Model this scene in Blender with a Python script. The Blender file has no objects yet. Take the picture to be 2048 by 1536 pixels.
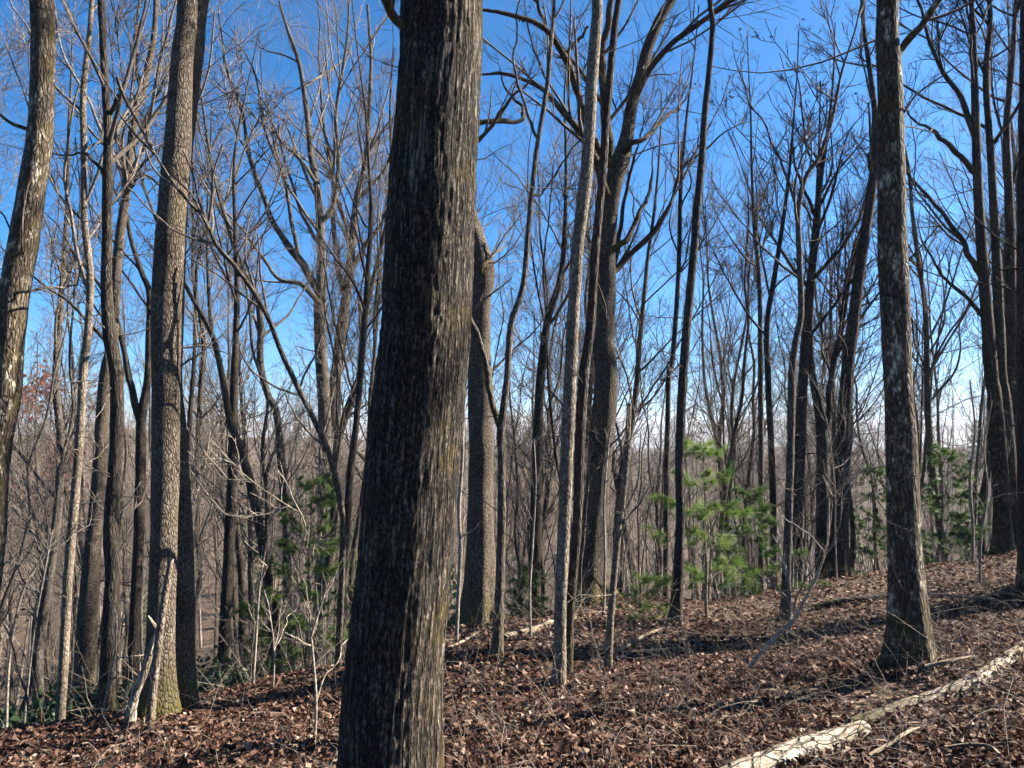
import bpy, math
import numpy as np

R_ = math.radians
sc = bpy.context.scene
COL = sc.collection
rng = np.random.default_rng(11)

# ------------------------------------------------------------------ camera
FPX = 1490.0                      # focal length in pixels of the 2048 px wide photograph
PITCH = R_(3.5)
CAMZ = 1.6
cam_d = bpy.data.cameras.new('camera')
cam_d.sensor_width = 36.0
cam_d.lens = 36.0 * FPX / 2048.0
cam_d.clip_start = 0.05
cam_d.clip_end = 30000.0
cam = bpy.data.objects.new('camera', cam_d)
COL.objects.link(cam)
cam.location = (0, 0, CAMZ)
cam.rotation_euler = (R_(90) + PITCH, 0, 0)
sc.camera = cam

# ------------------------------------------------------------------ world, sun, exposure
SUN_EL, SUN_DELTA = 35.0, 12.0     # elevation; degrees turned from +X (camera right) towards +Y (view direction)
world = bpy.data.worlds.new('World')
sc.world = world
world.use_nodes = True
wn = world.node_tree
sky = wn.nodes.new('ShaderNodeTexSky')
sky.sky_type = 'NISHITA'
sky.sun_disc = False
sky.sun_elevation = R_(SUN_EL)
sky.sun_rotation = R_(90 - SUN_DELTA)
sky.altitude = 600
sky.air_density = 0.8
sky.dust_density = 1.0
sky.ozone_density = 10.0
hsv = wn.nodes.new('ShaderNodeHueSaturation')
hsv.inputs['Saturation'].default_value = 1.14
hsv.inputs['Hue'].default_value = 0.492
wn.links.new(sky.outputs[0], hsv.inputs['Color'])
wn.links.new(hsv.outputs[0], wn.nodes['Background'].inputs[0])
wn.nodes['Background'].inputs[1].default_value = 0.05
sun_d = bpy.data.lights.new('sun', 'SUN')
sun_d.energy = 5.0
sun_d.angle = R_(0.5)
sun_d.color = (1.0, 0.94, 0.84)
sun = bpy.data.objects.new('sun', sun_d)
COL.objects.link(sun)
sun.rotation_euler = (R_(90 - SUN_EL), 0, R_(90 - 0) + R_(SUN_DELTA))
sun.location = (20, 0, 20)
sc.view_settings.view_transform = 'Standard'
sc.view_settings.look = 'None'
sc.view_settings.exposure = 2.3
sc.view_settings.gamma = 1.0
sc.view_settings.use_curve_mapping = False
sc.cycles.max_bounces = 3
sc.cycles.diffuse_bounces = 1
sc.cycles.glossy_bounces = 2
sc.cycles.transmission_bounces = 3
sc.cycles.caustics_reflective = False
sc.cycles.caustics_refractive = False
sc.cycles.use_denoising = True
sc.cycles.use_light_tree = False
sc.cycles.adaptive_threshold = 0.03
sc.cycles.debug_use_spatial_splits = True

# ------------------------------------------------------------------ pixel <-> place
cT, sT = math.cos(PITCH), math.sin(PITCH)
def pix(u, v, Y):
    """place at ground distance Y ahead of the camera seen at photograph pixel u, v"""
    t = (768.0 - v) / FPX
    den = cT - t * sT
    return np.array([(u - 1024.0) / FPX * Y / den, Y, CAMZ + Y * (sT + t * cT) / den])
def pixw(w, v, Y):
    return w / FPX * Y / (cT - (768.0 - v) / FPX * sT)

# ------------------------------------------------------------------ terrain height (thin plate through surveyed points)
_px = [(785, 1640, 3.0), (315, 1462, 6.5), (1823, 1352, 5.2), (993, 1322, 7.3), (1118, 1385, 6.3), (957, 1266, 10.5),
       (1188, 1215, 12.5), (1349, 1262, 9.5), (1215, 1349, 7.2), (1418, 1232, 10.5), (1674, 1160, 14), (2009, 1112, 15),
       (1570, 1248, 10.0), (0, 1475, 6.2), (200, 1442, 7.3), (400, 1402, 8.3), (640, 1342, 9.5), (900, 1275, 11), (1100, 1242, 12),
       (1300, 1212, 13), (1900, 1132, 14), (1600, 1400, 4.9), (2047, 1300, 5.7), (1100, 1500, 4.1), (400, 1520, 4.5)]
_cp = [tuple(pix(*p)) for p in _px]
_cp += [(0, 0, 0), (-3, 0, -.4), (3, 0, .15), (7, 2, .35), (-7, 2, -1.5), (0, -10, .6), (-12, -10, -1.5), (12, -10, 1.4), (22, 0, 1.6), (22, 12, .4),
        (14, 9, -.2), (-8, 12, -4.2), (-9, 20, -8.5), (0, 20, -5.4), (0, 30, -11), (8, 20, -3.9), (8, 30, -8.5), (16, 22, -2.9), (20, 32, -7), (35, 25, -2),
        (-25, 30, -15.5), (-20, 10, -8.5), (-40, 0, -12), (-45, 60, -24), (0, 60, -22), (45, 60, -17), (70, 30, -4), (-60, 130, -17), (0, 140, -20), (60, 140, -19),
        (-100, 220, -6), (0, 240, -10), (100, 240, -11), (-190, 360, -1), (0, 400, -8), (240, 400, -9), (-400, 900, -14), (0, 900, -30), (500, 900, -25),
        (-900, 3000, -60), (900, 3000, -60), (-3000, 2000, -40), (3000, 2000, -40), (-300, 0, -25), (300, 0, -5), (0, -300, 5), (-3000, -3000, -20), (3000, -3000, 0), (0, 6000, -60)]
_cp = np.array(_cp)
def _warp(xy):
    return 14.0 * np.arcsinh(np.asarray(xy, float) / 14.0)
_W = _warp(_cp[:, :2])
def _tk(d):
    return np.where(d > 1e-9, d * d * np.log(np.maximum(d, 1e-9)), 0.0)
_n = len(_W)
_K = _tk(np.linalg.norm(_W[:, None] - _W[None], axis=2)) + np.eye(_n) * 0.35
_Pm = np.c_[np.ones(_n), _W]
_A = np.zeros((_n + 3, _n + 3)); _A[:_n, :_n] = _K; _A[:_n, _n:] = _Pm; _A[_n:, :_n] = _Pm.T
_sol = np.linalg.solve(_A, np.r_[_cp[:, 2], 0, 0, 0])
def H(x, y):
    x = np.atleast_1d(np.asarray(x, float)); y = np.atleast_1d(np.asarray(y, float))
    shp = x.shape
    q = _warp(np.c_[x.ravel(), y.ravel()])
    out = np.empty(len(q))
    for i in range(0, len(q), 20000):
        d = np.linalg.norm(q[i:i + 20000, None] - _W[None], axis=2)
        out[i:i + 20000] = _tk(d) @ _sol[:_n] + _sol[_n] + q[i:i + 20000] @ _sol[_n + 1:]
    out = out.reshape(shp)
    r = np.hypot(x, y)
    near = np.clip((40 - r) / 30, 0, 1)
    out = out + near * (.035 * np.sin(1.9 * x + .7 * y + 1) * np.sin(1.3 * y - .8 * x) + .02 * np.sin(4.3 * x + 2) * np.sin(3.7 * y + 1.1 * x))
    for bx, by, bh, bw in MOUNDS:
        out = out + bh * np.exp(-((x - bx) ** 2 + (y - by) ** 2) / bw ** 2)
    far = np.clip((r - 60) / 200, 0, 1)
    out = out + far * (3.0 * np.sin(.021 * x + .3) * np.sin(.017 * y) + 1.2 * np.sin(.06 * x + .02 * y))
    return out
MOUNDS = [(pix(u, v, y)[0], y, a, b) for u, v, y, a, b in ((1823, 1352, 5.2, .09, .45), (312, 1462, 6.4, .08, .5), (1120, 1386, 6.4, .05, .3), (957, 1266, 10.5, .12, .7), (1188, 1215, 12.5, .16, .9), (1349, 1262, 9.5, .07, .4), (993, 1322, 7.3, .05, .3))]
def h1(x, y):
    return float(H([x], [y])[0])

# ------------------------------------------------------------------ mesh helpers
def mesh_np(name, V, F, mat, attrs=None, smooth=True):
    """V (n,3); F list of int arrays (m,k); attrs {name: (n,) or (n,3)}"""
    me = bpy.data.meshes.new(name)
    V = np.ascontiguousarray(V, dtype=np.float32)
    F = [f for f in F if len(f)]
    me.vertices.add(len(V)); me.vertices.foreach_set('co', V.ravel())
    nl = sum(f.size for f in F); nf = sum(len(f) for f in F)
    me.loops.add(nl); me.polygons.add(nf)
    me.loops.foreach_set('vertex_index', np.concatenate([f.ravel() for f in F]).astype(np.int32))
    tot = np.concatenate([np.full(len(f), f.shape[1]) for f in F]).astype(np.int32)
    st = np.r_[0, np.cumsum(tot)[:-1]].astype(np.int32)
    me.polygons.foreach_set('loop_start', st)
    try:
        me.polygons.foreach_set('loop_total', tot)
    except Exception:
        pass
    me.polygons.foreach_set('use_smooth', np.full(nf, smooth))
    for k, a in (attrs or {}).items():
        a = np.ascontiguousarray(a, dtype=np.float32)
        if a.ndim == 1:
            at = me.attributes.new(k, 'FLOAT', 'POINT'); at.data.foreach_set('value', a)
        else:
            at = me.attributes.new(k, 'FLOAT_VECTOR', 'POINT'); at.data.foreach_set('vector', a.ravel())
    for m in (mat if isinstance(mat, (list, tuple)) else [mat]):
        me.materials.append(m)
    me.update(calc_edges=True)
    return me

def link(name, data, parent=None, loc=None):
    o = bpy.data.objects.new(name, data)
    COL.objects.link(o)
    if parent is not None:
        o.parent = parent
    if loc is not None:
        o.location = loc
    return o

def tag(o, label=None, cat=None, group=None, kind=None):
    for k, v in (('label', label), ('category', cat), ('group', group), ('kind', kind)):
        if v:
            o[k] = v
    return o

def copy_tree(o, parent=None):
    c = o.copy(); COL.objects.link(c); c.parent = parent
    for ch in list(o.children):
        copy_tree(ch, c)
    return c

def unit(a):
    return a / np.maximum(np.linalg.norm(a, axis=-1, keepdims=True), 1e-9)

def tubes(P, Rr, sides, seed=0, lump=0.0, twist=0.0):
    """P (n,k,3), Rr (n,k) -> V, quads, bark_co"""
    P = np.asarray(P, float); Rr = np.asarray(Rr, float)
    n, k = P.shape[:2]
    T = unit(np.gradient(P, axis=1))
    mean = unit(P[:, -1] - P[:, 0])
    ref = np.where(np.abs(mean[:, 1:2]) < .9, np.array([[0., -1, 0]]), np.array([[1., 0, 0]]))
    N = unit(ref[:, None] - (ref[:, None] * T).sum(-1, keepdims=True) * T)
    B = np.cross(T, N)
    a = np.linspace(0, 2 * np.pi, sides, endpoint=False)
    ca, sa = np.cos(a), np.sin(a)
    rad = Rr[:, :, None] * np.ones(sides)
    V = P[:, :, None] + rad[..., None] * (N[:, :, None] * ca[:, None] + B[:, :, None] * sa[:, None])
    s = np.concatenate([np.zeros((n, 1)), np.cumsum(np.linalg.norm(np.diff(P, axis=1), axis=2), axis=1)], axis=1)
    off = np.random.default_rng(seed).uniform(0, 50, (n, 1, 1))
    co = np.stack([Rr[:, :, None] * ca + off, Rr[:, :, None] * sa + 0 * off, s[:, :, None] + 0 * ca + 0 * off], axis=-1)
    i = np.arange(n)[:, None, None] * k * sides + np.arange(k - 1)[None, :, None] * sides
    j = np.arange(sides)[None, None, :]; j2 = (j + 1) % sides
    q = np.stack([i + j, i + j2, i + sides + j2, i + sides + j], axis=-1).reshape(-1, 4)
    return V.reshape(-1, 3), q, co.reshape(-1, 3)

class Soup:
    def __init__(s):
        s.V, s.F, s.C, s.n = [], [], [], 0
    def add(s, V, F, C):
        s.V.append(V); s.C.append(C)
        s.F += [f + s.n for f in (F if isinstance(F, list) else [F])]
        s.n += len(V)
    def tubes(s, P, Rr, sides, seed=0):
        if len(P):
            s.add(*tubes(P, Rr, sides, seed))
    def mesh(s, name, mat, origin=(0, 0, 0)):
        by = {}
        for f in s.F:
            by.setdefault(f.shape[1], []).append(f)
        return mesh_np(name, np.concatenate(s.V) - np.asarray(origin), [np.concatenate(f) for f in by.values()], mat, {'bark_co': np.concatenate(s.C)})

def vnoise(a, b, na, seed):
    """value noise, periodic in a with na cells (a in cells), b in cells"""
    r = np.random.default_rng(seed)
    nb = int(np.max(b)) + 3
    L = r.uniform(-1, 1, (na, nb))
    ia = np.floor(a).astype(int); ib = np.floor(b).astype(int)
    fa = a - ia; fb = b - ib
    fa = fa * fa * (3 - 2 * fa); fb = fb * fb * (3 - 2 * fb)
    g = lambda x, y: L[x % na, np.clip(y, 0, nb - 1)]
    return (g(ia, ib) * (1 - fa) + g(ia + 1, ib) * fa) * (1 - fb) + (g(ia, ib + 1) * (1 - fa) + g(ia + 1, ib + 1) * fa) * fb

def catmull(Q, n):
    """smooth resample of control rows Q (m,d) at n even steps of length"""
    Q = np.asarray(Q, float)
    if len(Q) == 2:
        Q = np.vstack([Q[0], Q.mean(0), Q[1]])
    E = np.vstack([2 * Q[0] - Q[1], Q, 2 * Q[-1] - Q[-2]])
    out = []
    t = np.linspace(0, 1, 13)[:-1, None]
    for i in range(1, len(E) - 2):
        p0, p1, p2, p3 = E[i - 1], E[i], E[i + 1], E[i + 2]
        out.append(.5 * ((2 * p1) + (-p0 + p2) * t + (2 * p0 - 5 * p1 + 4 * p2 - p3) * t ** 2 + (-p0 + 3 * p1 - 3 * p2 + p3) * t ** 3))
    D = np.vstack(out + [Q[-1:]])
    s = np.r_[0, np.cumsum(np.linalg.norm(np.diff(D[:, :3], axis=0), axis=1))]
    x = np.linspace(0, s[-1], n)
    return np.stack([np.interp(x, s, D[:, c]) for c in range(D.shape[1])], axis=1)

def grow(r, P, Rr, m, t0, t1, ang, length, k, wander, up, rr, rmin, lenfall=.5, down=0.0):
    """m children spread over the parents P (n,kp,3): start in t0..t1, leave at angle ang (deg range), length = range x parent length"""
    n, kp = P.shape[:2]
    if n == 0 or m == 0:
        return np.zeros((0, k, 3)), np.zeros((0, k))
    L = np.linalg.norm(np.diff(P, axis=1), axis=2).sum(1)
    pi = r.choice(n, m, p=L / L.sum())
    t = r.uniform(t0, t1, m)
    f = t * (kp - 1); i0 = np.minimum(f.astype(int), kp - 2); fr = (f - i0)[:, None]
    start = P[pi, i0] * (1 - fr) + P[pi, i0 + 1] * fr
    tan = unit(P[pi, i0 + 1] - P[pi, i0])
    pr = Rr[pi, i0] * (1 - fr[:, 0]) + Rr[pi, i0 + 1] * fr[:, 0]
    perp = r.normal(size=(m, 3)); perp[:, 2] += .25
    perp = unit(perp - (perp * tan).sum(1, keepdims=True) * tan)
    a = np.radians(r.uniform(*ang, m))[:, None]
    d = unit(tan * np.cos(a) + perp * np.sin(a))
    tt = (t - t0) / max(t1 - t0, 1e-6)
    ln = L[pi] * r.uniform(*length, m) * (1 - lenfall * tt)
    pts = [start]
    st = (ln / (k - 1))[:, None]
    for _ in range(k - 1):
        d = unit(d + r.normal(size=(m, 3)) * wander + np.array([0, 0, up - down]))
        pts.append(pts[-1] + d * st)
    C = np.stack(pts, axis=1)
    r0 = np.maximum(np.minimum(pr * rr * r.uniform(.75, 1.1, m), ln * .03), rmin)
    CR = r0[:, None] * np.linspace(1, .3, k)[None] ** .8
    return C, np.maximum(CR, rmin * .6)

def crown_levels(r, P1, R1, n2, n3, n4, rt=.005, dense=1.0):
    """twigs on limbs: three finer orders"""
    out = []
    P2, R2 = grow(r, P1, R1, int(n2 * dense), .18, 1.0, (22, 55), (.25, .6), 6, .1, .07, .5, rt * 1.4)
    P3, R3 = grow(r, np.concatenate([P2]), R2, int(n3 * dense), .1, 1.0, (25, 60), (.3, .65), 4, .17, .05, .6, rt)
    P4, R4 = grow(r, P3, R3, int(n4 * dense), .05, 1.0, (25, 65), (.3, .7), 3, .2, .04, .6, rt * .7)
    P4b, R4b = grow(r, P2, R2, int(n4 * .25 * dense), .3, 1.0, (30, 70), (.12, .3), 3, .2, .04, .5, rt * .7)
    return [(P2, R2, 4), (P3, R3, 3), (P4, R4, 3), (P4b, R4b, 3)]

# ------------------------------------------------------------------ materials
class Nd:
    def __init__(s, name):
        s.m = bpy.data.materials.new(name); s.m.use_nodes = True
        s.t = s.m.node_tree; s.b = s.t.nodes['Principled BSDF']; s.out = s.t.nodes['Material Output']
    def n(s, typ, props=None, **ins):
        nd = s.t.nodes.new('ShaderNode' + typ)
        for k, v in (props or {}).items():
            setattr(nd, k, v)
        for k, v in ins.items():
            key = int(k[1:]) if k[0] == '_' else k.replace('_', ' ')
            s.set(nd.inputs[key], v)
        return nd
    def set(s, sock, v):
        if isinstance(v, bpy.types.NodeSocket):
            s.t.links.new(v, sock)
        elif isinstance(v, bpy.types.Node):
            s.t.links.new(v.outputs[0], sock)
        else:
            if isinstance(v, tuple) and len(v) == 3 and sock.type == 'RGBA':
                v = v + (1.0,)
            sock.default_value = v
    def attr(s, name):
        return s.n('Attribute', {'attribute_name': name})
    def scale(s, vec, sc_):
        return s.n('VectorMath', {'operation': 'MULTIPLY'}, _0=vec, _1=sc_).outputs[0]
    def noise(s, vec, scale, detail=4, rough=.55):
        return s.n('TexNoise', None, Vector=vec, Scale=scale, Detail=detail, Roughness=rough).outputs[0]
    def ramp(s, fac, stops, interp='LINEAR'):
        nd = s.n('ValToRGB', None, Fac=fac)
        cr = nd.color_ramp; cr.interpolation = interp
        while len(cr.elements) < len(stops):
            cr.elements.new(.5)
        for e, (p, c) in zip(cr.elements, stops):
            e.position = p
            e.color = (c, c, c, 1) if isinstance(c, (int, float)) else tuple(c) + (1,)
        return nd.outputs[0]
    def mix(s, fac, a, b, mode='MIX'):
        nd = s.n('Mix', {'data_type': 'RGBA', 'blend_type': mode})
        s.set(nd.inputs[0], fac); s.set(nd.inputs[6], a); s.set(nd.inputs[7], b)
        return nd.outputs[2]
    def math(s, op, a, b=0.0, clamp=False):
        nd = s.n('Math', {'operation': op, 'use_clamp': clamp}); s.set(nd.inputs[0], a); s.set(nd.inputs[1], b)
        return nd.outputs[0]
    def bump(s, h, strength, dist):
        nd = s.n('Bump', None, Strength=strength, Distance=dist, Height=h)
        s.t.links.new(nd.outputs[0], s.b.inputs['Normal'])

def bark(name, k_, deep, mid, high, lichen=None, lichen_amt=.5, moss=None, moss_amt=.5, base_moss=0.0, cell=30, stretch=.22, bump=.012, crack=.35, rough=.9):
    deep, mid, high = (tuple(x * k_ for x in c_) for c_ in (deep, mid, high))
    lichen = lichen and tuple(x * k_ for x in lichen)
    moss = moss and tuple(x * max(k_, .6) for x in moss)
    M = Nd(name)
    co = M.attr('bark_co').outputs['Vector']
    st = M.scale(co, (1, 1, stretch))
    wob = M.n('TexNoise', None, Vector=co, Scale=9.0, Detail=2.0)
    stw = M.n('VectorMath', {'operation': 'MULTIPLY_ADD'}, _0=wob.outputs[1], _1=(.03, .03, .02), _2=st).outputs[0]
    vor = M.n('TexVoronoi', {'feature': 'DISTANCE_TO_EDGE'}, Vector=stw, Scale=float(cell)).outputs[0]
    plates = M.ramp(vor, [(0.0, 0.0), (crack, 1.0)])
    fine = M.noise(stw, cell * 2.2, 5, .65)
    big = M.noise(M.scale(co, (1, 1, .5)), 3.2, 5, .65)
    colr = M.ramp(fine, [(.3, deep), (.5, mid), (.72, high)])
    colr = M.mix(M.math('MULTIPLY', M.math('SUBTRACT', 1.0, plates), .75), colr, deep)
    colr = M.mix(.7, colr, M.ramp(big, [(.3, (.36, .33, .31)), (.5, (.85, .82, .8)), (.7, (1.35, 1.28, 1.2))]), 'MULTIPLY')
    if lichen:
        f = M.ramp(M.noise(M.scale(co, (1, 1, .55)), 11.0, 9, .8), [(.54, 0.0), (.64, lichen_amt)])
        colr = M.mix(M.math('MULTIPLY', f, M.math('ADD', .35, plates)), colr, lichen)
    if moss:
        f = M.ramp(M.noise(M.n('VectorMath', {'operation': 'ADD'}, _0=co, _1=(7, 3, 1)).outputs[0], 4.0, 7, .7), [(.5, 0.0), (.66, moss_amt)])
        colr = M.mix(f, colr, moss)
        if base_moss:
            z = M.n('SeparateXYZ', None, Vector=co).outputs[2]
            g = M.ramp(M.math('ADD', M.math('MULTIPLY', z, -1.0 / 1.6), M.noise(co, 7.0, 6, .7)), [(.1, 0.0), (.45, base_moss)])
            colr = M.mix(g, colr, moss)
    M.set(M.b.inputs['Base Color'], colr)
    M.b.inputs['Roughness'].default_value = rough
    M.b.inputs['Specular IOR Level'].default_value = .15
    M.bump(M.math('ADD', M.math('MULTIPLY', plates, .7), M.math('MULTIPLY', fine, .6)), .9, bump)
    return M.m

MOSS = (.10, .085, .022)
B = {}
def central_bark():
    M = Nd('bark_furrowed')
    co = M.attr('bark_co').outputs['Vector']
    wob = M.n('TexNoise', None, Vector=M.scale(co, (1, 1, .5)), Scale=7.0, Detail=3.0)
    st = M.n('VectorMath', {'operation': 'MULTIPLY_ADD'}, _0=wob.outputs[1], _1=(.035, .035, .0), _2=M.scale(co, (1, 1, .085))).outputs[0]
    n1 = M.noise(st, 42.0, 3, .5)
    ridge = M.math('SUBTRACT', 1.0, M.math('MULTIPLY', M.math('ABSOLUTE', M.math('SUBTRACT', n1, .5)), 5.0), True)   # dark interlaced furrows
    chip = M.noise(M.scale(co, (1, 1, .45)), 95.0, 4, .7)
    grit = M.noise(co, 260.0, 3, .7)
    c = M.ramp(chip, [(.32, (.02, .016, .013)), (.5, (.05, .038, .028)), (.68, (.27, .215, .155))])
    c = M.mix(M.math('MULTIPLY', ridge, .85), c, (.006, .005, .004))
    c = M.mix(.6, c, M.ramp(grit, [(.3, .35), (.7, 1.65)]), 'MULTIPLY')
    lich = M.ramp(M.noise(M.scale(co, (1, 1, .5)), 7.0, 8, .75), [(.55, 0.0), (.65, .55)])
    c = M.mix(M.math('MULTIPLY', lich, M.math('SUBTRACT', 1.0, ridge)), c, (.36, .31, .235))
    moss = M.ramp(M.noise(M.n('VectorMath', {'operation': 'ADD'}, _0=co, _1=(3, 9, 2)).outputs[0], 3.5, 7, .72), [(.54, 0.0), (.68, .55)])
    c = M.mix(moss, c, (.1, .072, .018))
    M.set(M.b.inputs['Base Color'], c)
    M.b.inputs['Roughness'].default_value = .9
    M.b.inputs['Specular IOR Level'].default_value = .12
    M.bump(M.math('ADD', M.math('MULTIPLY', ridge, -1.1), M.math('ADD', M.math('MULTIPLY', chip, .8), M.math('MULTIPLY', grit, .3))), .9, .018)
    return M.m
B['central'] = central_bark()
B['oak'] = bark('bark_oak', 0.75, (.02, .015, .012), (.125, .098, .074), (.26, .215, .165), (.36, .33, .27), .35, MOSS, .3, .85, 42, .3, .014, .22)
B['plated'] = bark('bark_plated', .66, (.03, .022, .016), (.17, .13, .095), (.36, .295, .225), (.42, .38, .31), .3, MOSS, .2, .9, 46, .36, .014, .2)
B['mossy'] = bark('bark_mossy', 0.85, (.018, .014, .01), (.11, .085, .06), (.27, .22, .165), (.62, .51, .37), 1.0, (.06, .044, .013), .9, .5, 34, .28, .014, .25)
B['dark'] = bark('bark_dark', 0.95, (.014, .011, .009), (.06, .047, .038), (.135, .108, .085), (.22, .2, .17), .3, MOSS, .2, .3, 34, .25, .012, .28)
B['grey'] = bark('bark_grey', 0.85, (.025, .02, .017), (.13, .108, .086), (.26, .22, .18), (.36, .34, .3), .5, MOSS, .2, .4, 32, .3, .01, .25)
B['pale'] = bark('bark_pale', 0.72, (.05, .04, .032), (.24, .19, .14), (.42, .345, .26), (.5, .44, .35), .5, (.2, .16, .08), .2, .2, 26, .6, .006, .15)
B['sapling'] = bark('bark_sapling', .75, (.13, .105, .08), (.36, .3, .23), (.58, .5, .4), (.62, .58, .5), .5, None, 0, 0, 30, .6, .002, .15)
B['dead'] = bark('bark_dead_wood', 0.7, (.1, .075, .05), (.36, .28, .19), (.58, .48, .35), (.6, .56, .46), .35, None, 0, 0, 18, .1, .006, .12)
B['log'] = bark('bark_weathered_log', 0.6, (.07, .055, .04), (.46, .39, .29), (.76, .69, .55), (.82, .78, .66), .6, (.22, .15, .08), .7, 0, 22, .3, .02, .1)
B['twig'] = bark('bark_twig', 0.85, (.06, .048, .038), (.16, .13, .105), (.28, .235, .19), None, 0, None, 0, 0, 30, .4, .003, .2)
B['twigpale'] = bark('bark_twig_pale', 0.8, (.09, .073, .06), (.24, .2, .165), (.42, .365, .3), None, 0, None, 0, 0, 30, .4, .003, .2)
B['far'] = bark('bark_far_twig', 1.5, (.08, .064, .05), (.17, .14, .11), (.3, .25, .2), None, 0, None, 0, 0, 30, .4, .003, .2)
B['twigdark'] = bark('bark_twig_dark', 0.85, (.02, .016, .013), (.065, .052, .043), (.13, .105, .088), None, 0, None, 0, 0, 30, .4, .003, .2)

def leaf_mat(name, source):
    M = Nd(name)
    f = M.attr('tint').outputs['Fac'] if source == 'attr' else M.n('ObjectInfo').outputs['Random']
    c = M.ramp(f, [(0.0, (.02, .009, .006)), (.3, (.056, .026, .016)), (.62, (.112, .058, .037)), (.84, (.21, .13, .09)), (1.0, (.4, .295, .22))])
    g = M.n('NewGeometry')
    M.set(M.b.inputs['Base Color'], M.mix(.35, c, M.ramp(M.noise(g.outputs['Position'], 60.0, 3), [(.3, .4), (.7, 1.3)]), 'MULTIPLY'))
    M.b.inputs['Roughness'].default_value = .75
    M.b.inputs['Specular IOR Level'].default_value = .15
    tr = M.n('BsdfTranslucent', None, Color=c)
    ms = M.n('MixShader', None, _0=.18, _1=M.b.outputs[0], _2=tr.outputs[0])
    M.t.links.new(ms.outputs[0], M.out.inputs[0])
    return M.m
LEAF = leaf_mat('fallen_leaf', 'attr')
LEAF1 = leaf_mat('fallen_leaf_single', 'obj')

def flat_leaf(name, stops, trans=.35):
    M = Nd(name)
    c = M.ramp(M.attr('tint').outputs['Fac'], stops)
    M.set(M.b.inputs['Base Color'], c)
    M.b.inputs['Roughness'].default_value = .5
    M.b.inputs['Specular IOR Level'].default_value = .3
    tr = M.n('BsdfTranslucent', None, Color=c)
    ms = M.n('MixShader', None, _0=trans, _1=M.b.outputs[0], _2=tr.outputs[0])
    M.t.links.new(ms.outputs[0], M.out.inputs[0])
    return M.m
NEEDLE = flat_leaf('pine_needle', [(0, (.042, .085, .016)), (.5, (.1, .16, .03)), (1, (.19, .25, .055))], .45)
NEEDLE_D = flat_leaf('pine_needle_dark', [(0, (.025, .05, .014)), (.5, (.05, .09, .022)), (1, (.1, .15, .035))], .4)
DEADLEAF = flat_leaf('clinging_dead_leaf', [(0, (.02, .01, .007)), (.5, (.055, .03, .018)), (1, (.11, .065, .04))])
REDLEAF = flat_leaf('red_leaf', [(0, (.12, .03, .018)), (1, (.24, .08, .05))])
RUSTLEAF = flat_leaf('rust_leaf', [(0, (.1, .05, .022)), (1, (.19, .11, .055))])
EVERLEAF = flat_leaf('evergreen_leaf', [(0, (.015, .035, .012)), (1, (.045, .08, .025))], .15)

M = Nd('forest_floor')
g = M.n('NewGeometry').outputs['Position']
v = M.n('TexVoronoi', None, Vector=g, Scale=15.0)
c = M.ramp(M.n('SeparateColor', None, Color=v.outputs['Color']).outputs[0], [(0, (.024, .015, .01)), (.4, (.065, .042, .028)), (.75, (.125, .088, .06)), (1, (.21, .155, .11))])
c2 = M.ramp(M.noise(g, .7, 5), [(.3, .55), (.7, 1.15)])
M.set(M.b.inputs['Base Color'], M.mix(.8, c, c2, 'MULTIPLY'))
M.b.inputs['Roughness'].default_value = .95
M.b.inputs['Specular IOR Level'].default_value = .1
M.bump(M.math('ADD', v.outputs['Distance'], M.noise(g, 25.0, 4)), .8, .05)
FLOOR = M.m

M = Nd('stem')
f = M.attr('tint').outputs['Fac']
M.set(M.b.inputs['Base Color'], M.ramp(f, [(0, (.035, .025, .019)), (.5, (.11, .083, .06)), (1, (.27, .22, .17))]))
M.b.inputs['Roughness'].default_value = .8
M.b.inputs['Specular IOR Level'].default_value = .2
STEM = M.m

M = Nd('mountain_woods')
g = M.n('NewGeometry').outputs['Position']
M.set(M.b.inputs['Base Color'], M.ramp(M.noise(g, .02, 6), [(.3, (.05, .06, .05)), (.7, (.14, .11, .09))]))
M.b.inputs['Roughness'].default_value = 1.0
MOUNT = M.m

# ------------------------------------------------------------------ setting: ground and far mountains
def build_ground():
    gx = 9.0 * np.sinh(np.linspace(-7.2, 7.2, 261))
    gy = 9.0 * np.sinh(np.linspace(-3.2, 7.4, 191))
    X, Y = np.meshgrid(gx, gy)
    Z = H(X, Y)
    nx = len(gx)
    i = (np.arange(len(gy) - 1)[:, None] * nx + np.arange(nx - 1)[None]).ravel()
    q = np.stack([i, i + 1, i + nx + 1, i + nx], axis=1)
    o = link('ground', mesh_np('ground', np.stack([X, Y, Z], -1).reshape(-1, 3), [q], FLOOR))
    return tag(o, 'leaf-strewn forest floor sloping away to a wooded valley', kind='structure')
ground = build_ground()

def build_mountains():
    az = np.linspace(-60, 60, 241)
    rr = np.linspace(1700, 3200, 14)
    A, RR = np.meshgrid(np.radians(az), rr)
    prof = 40 + 12 * np.sin(A * 7 + 1) + 6 * np.sin(A * 17 + 2) + 3 * np.sin(A * 43) + 3 * np.sin(A * 91 + 1)
    t = (RR - 1700) / 1500
    Z = -75 + (prof + 75) * np.clip(np.sin(np.clip(t * 1.25, 0, 1) * np.pi / 2), 0, 1) * (1 - .4 * np.clip(t - .8, 0, 1)) + 2 * np.sin(A * 60 + RR * .01)
    V = np.stack([np.sin(A) * RR, np.cos(A) * RR, Z], -1)
    n = len(az)
    i = (np.arange(len(rr) - 1)[:, None] * n + np.arange(n - 1)[None]).ravel()
    o = link('mountains', mesh_np('mountains', V.reshape(-1, 3), [np.stack([i, i + 1, i + n + 1, i + n], axis=1)], MOUNT))
    return tag(o, 'hazy blue mountain ridge on the horizon', kind='structure')
build_mountains()

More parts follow.
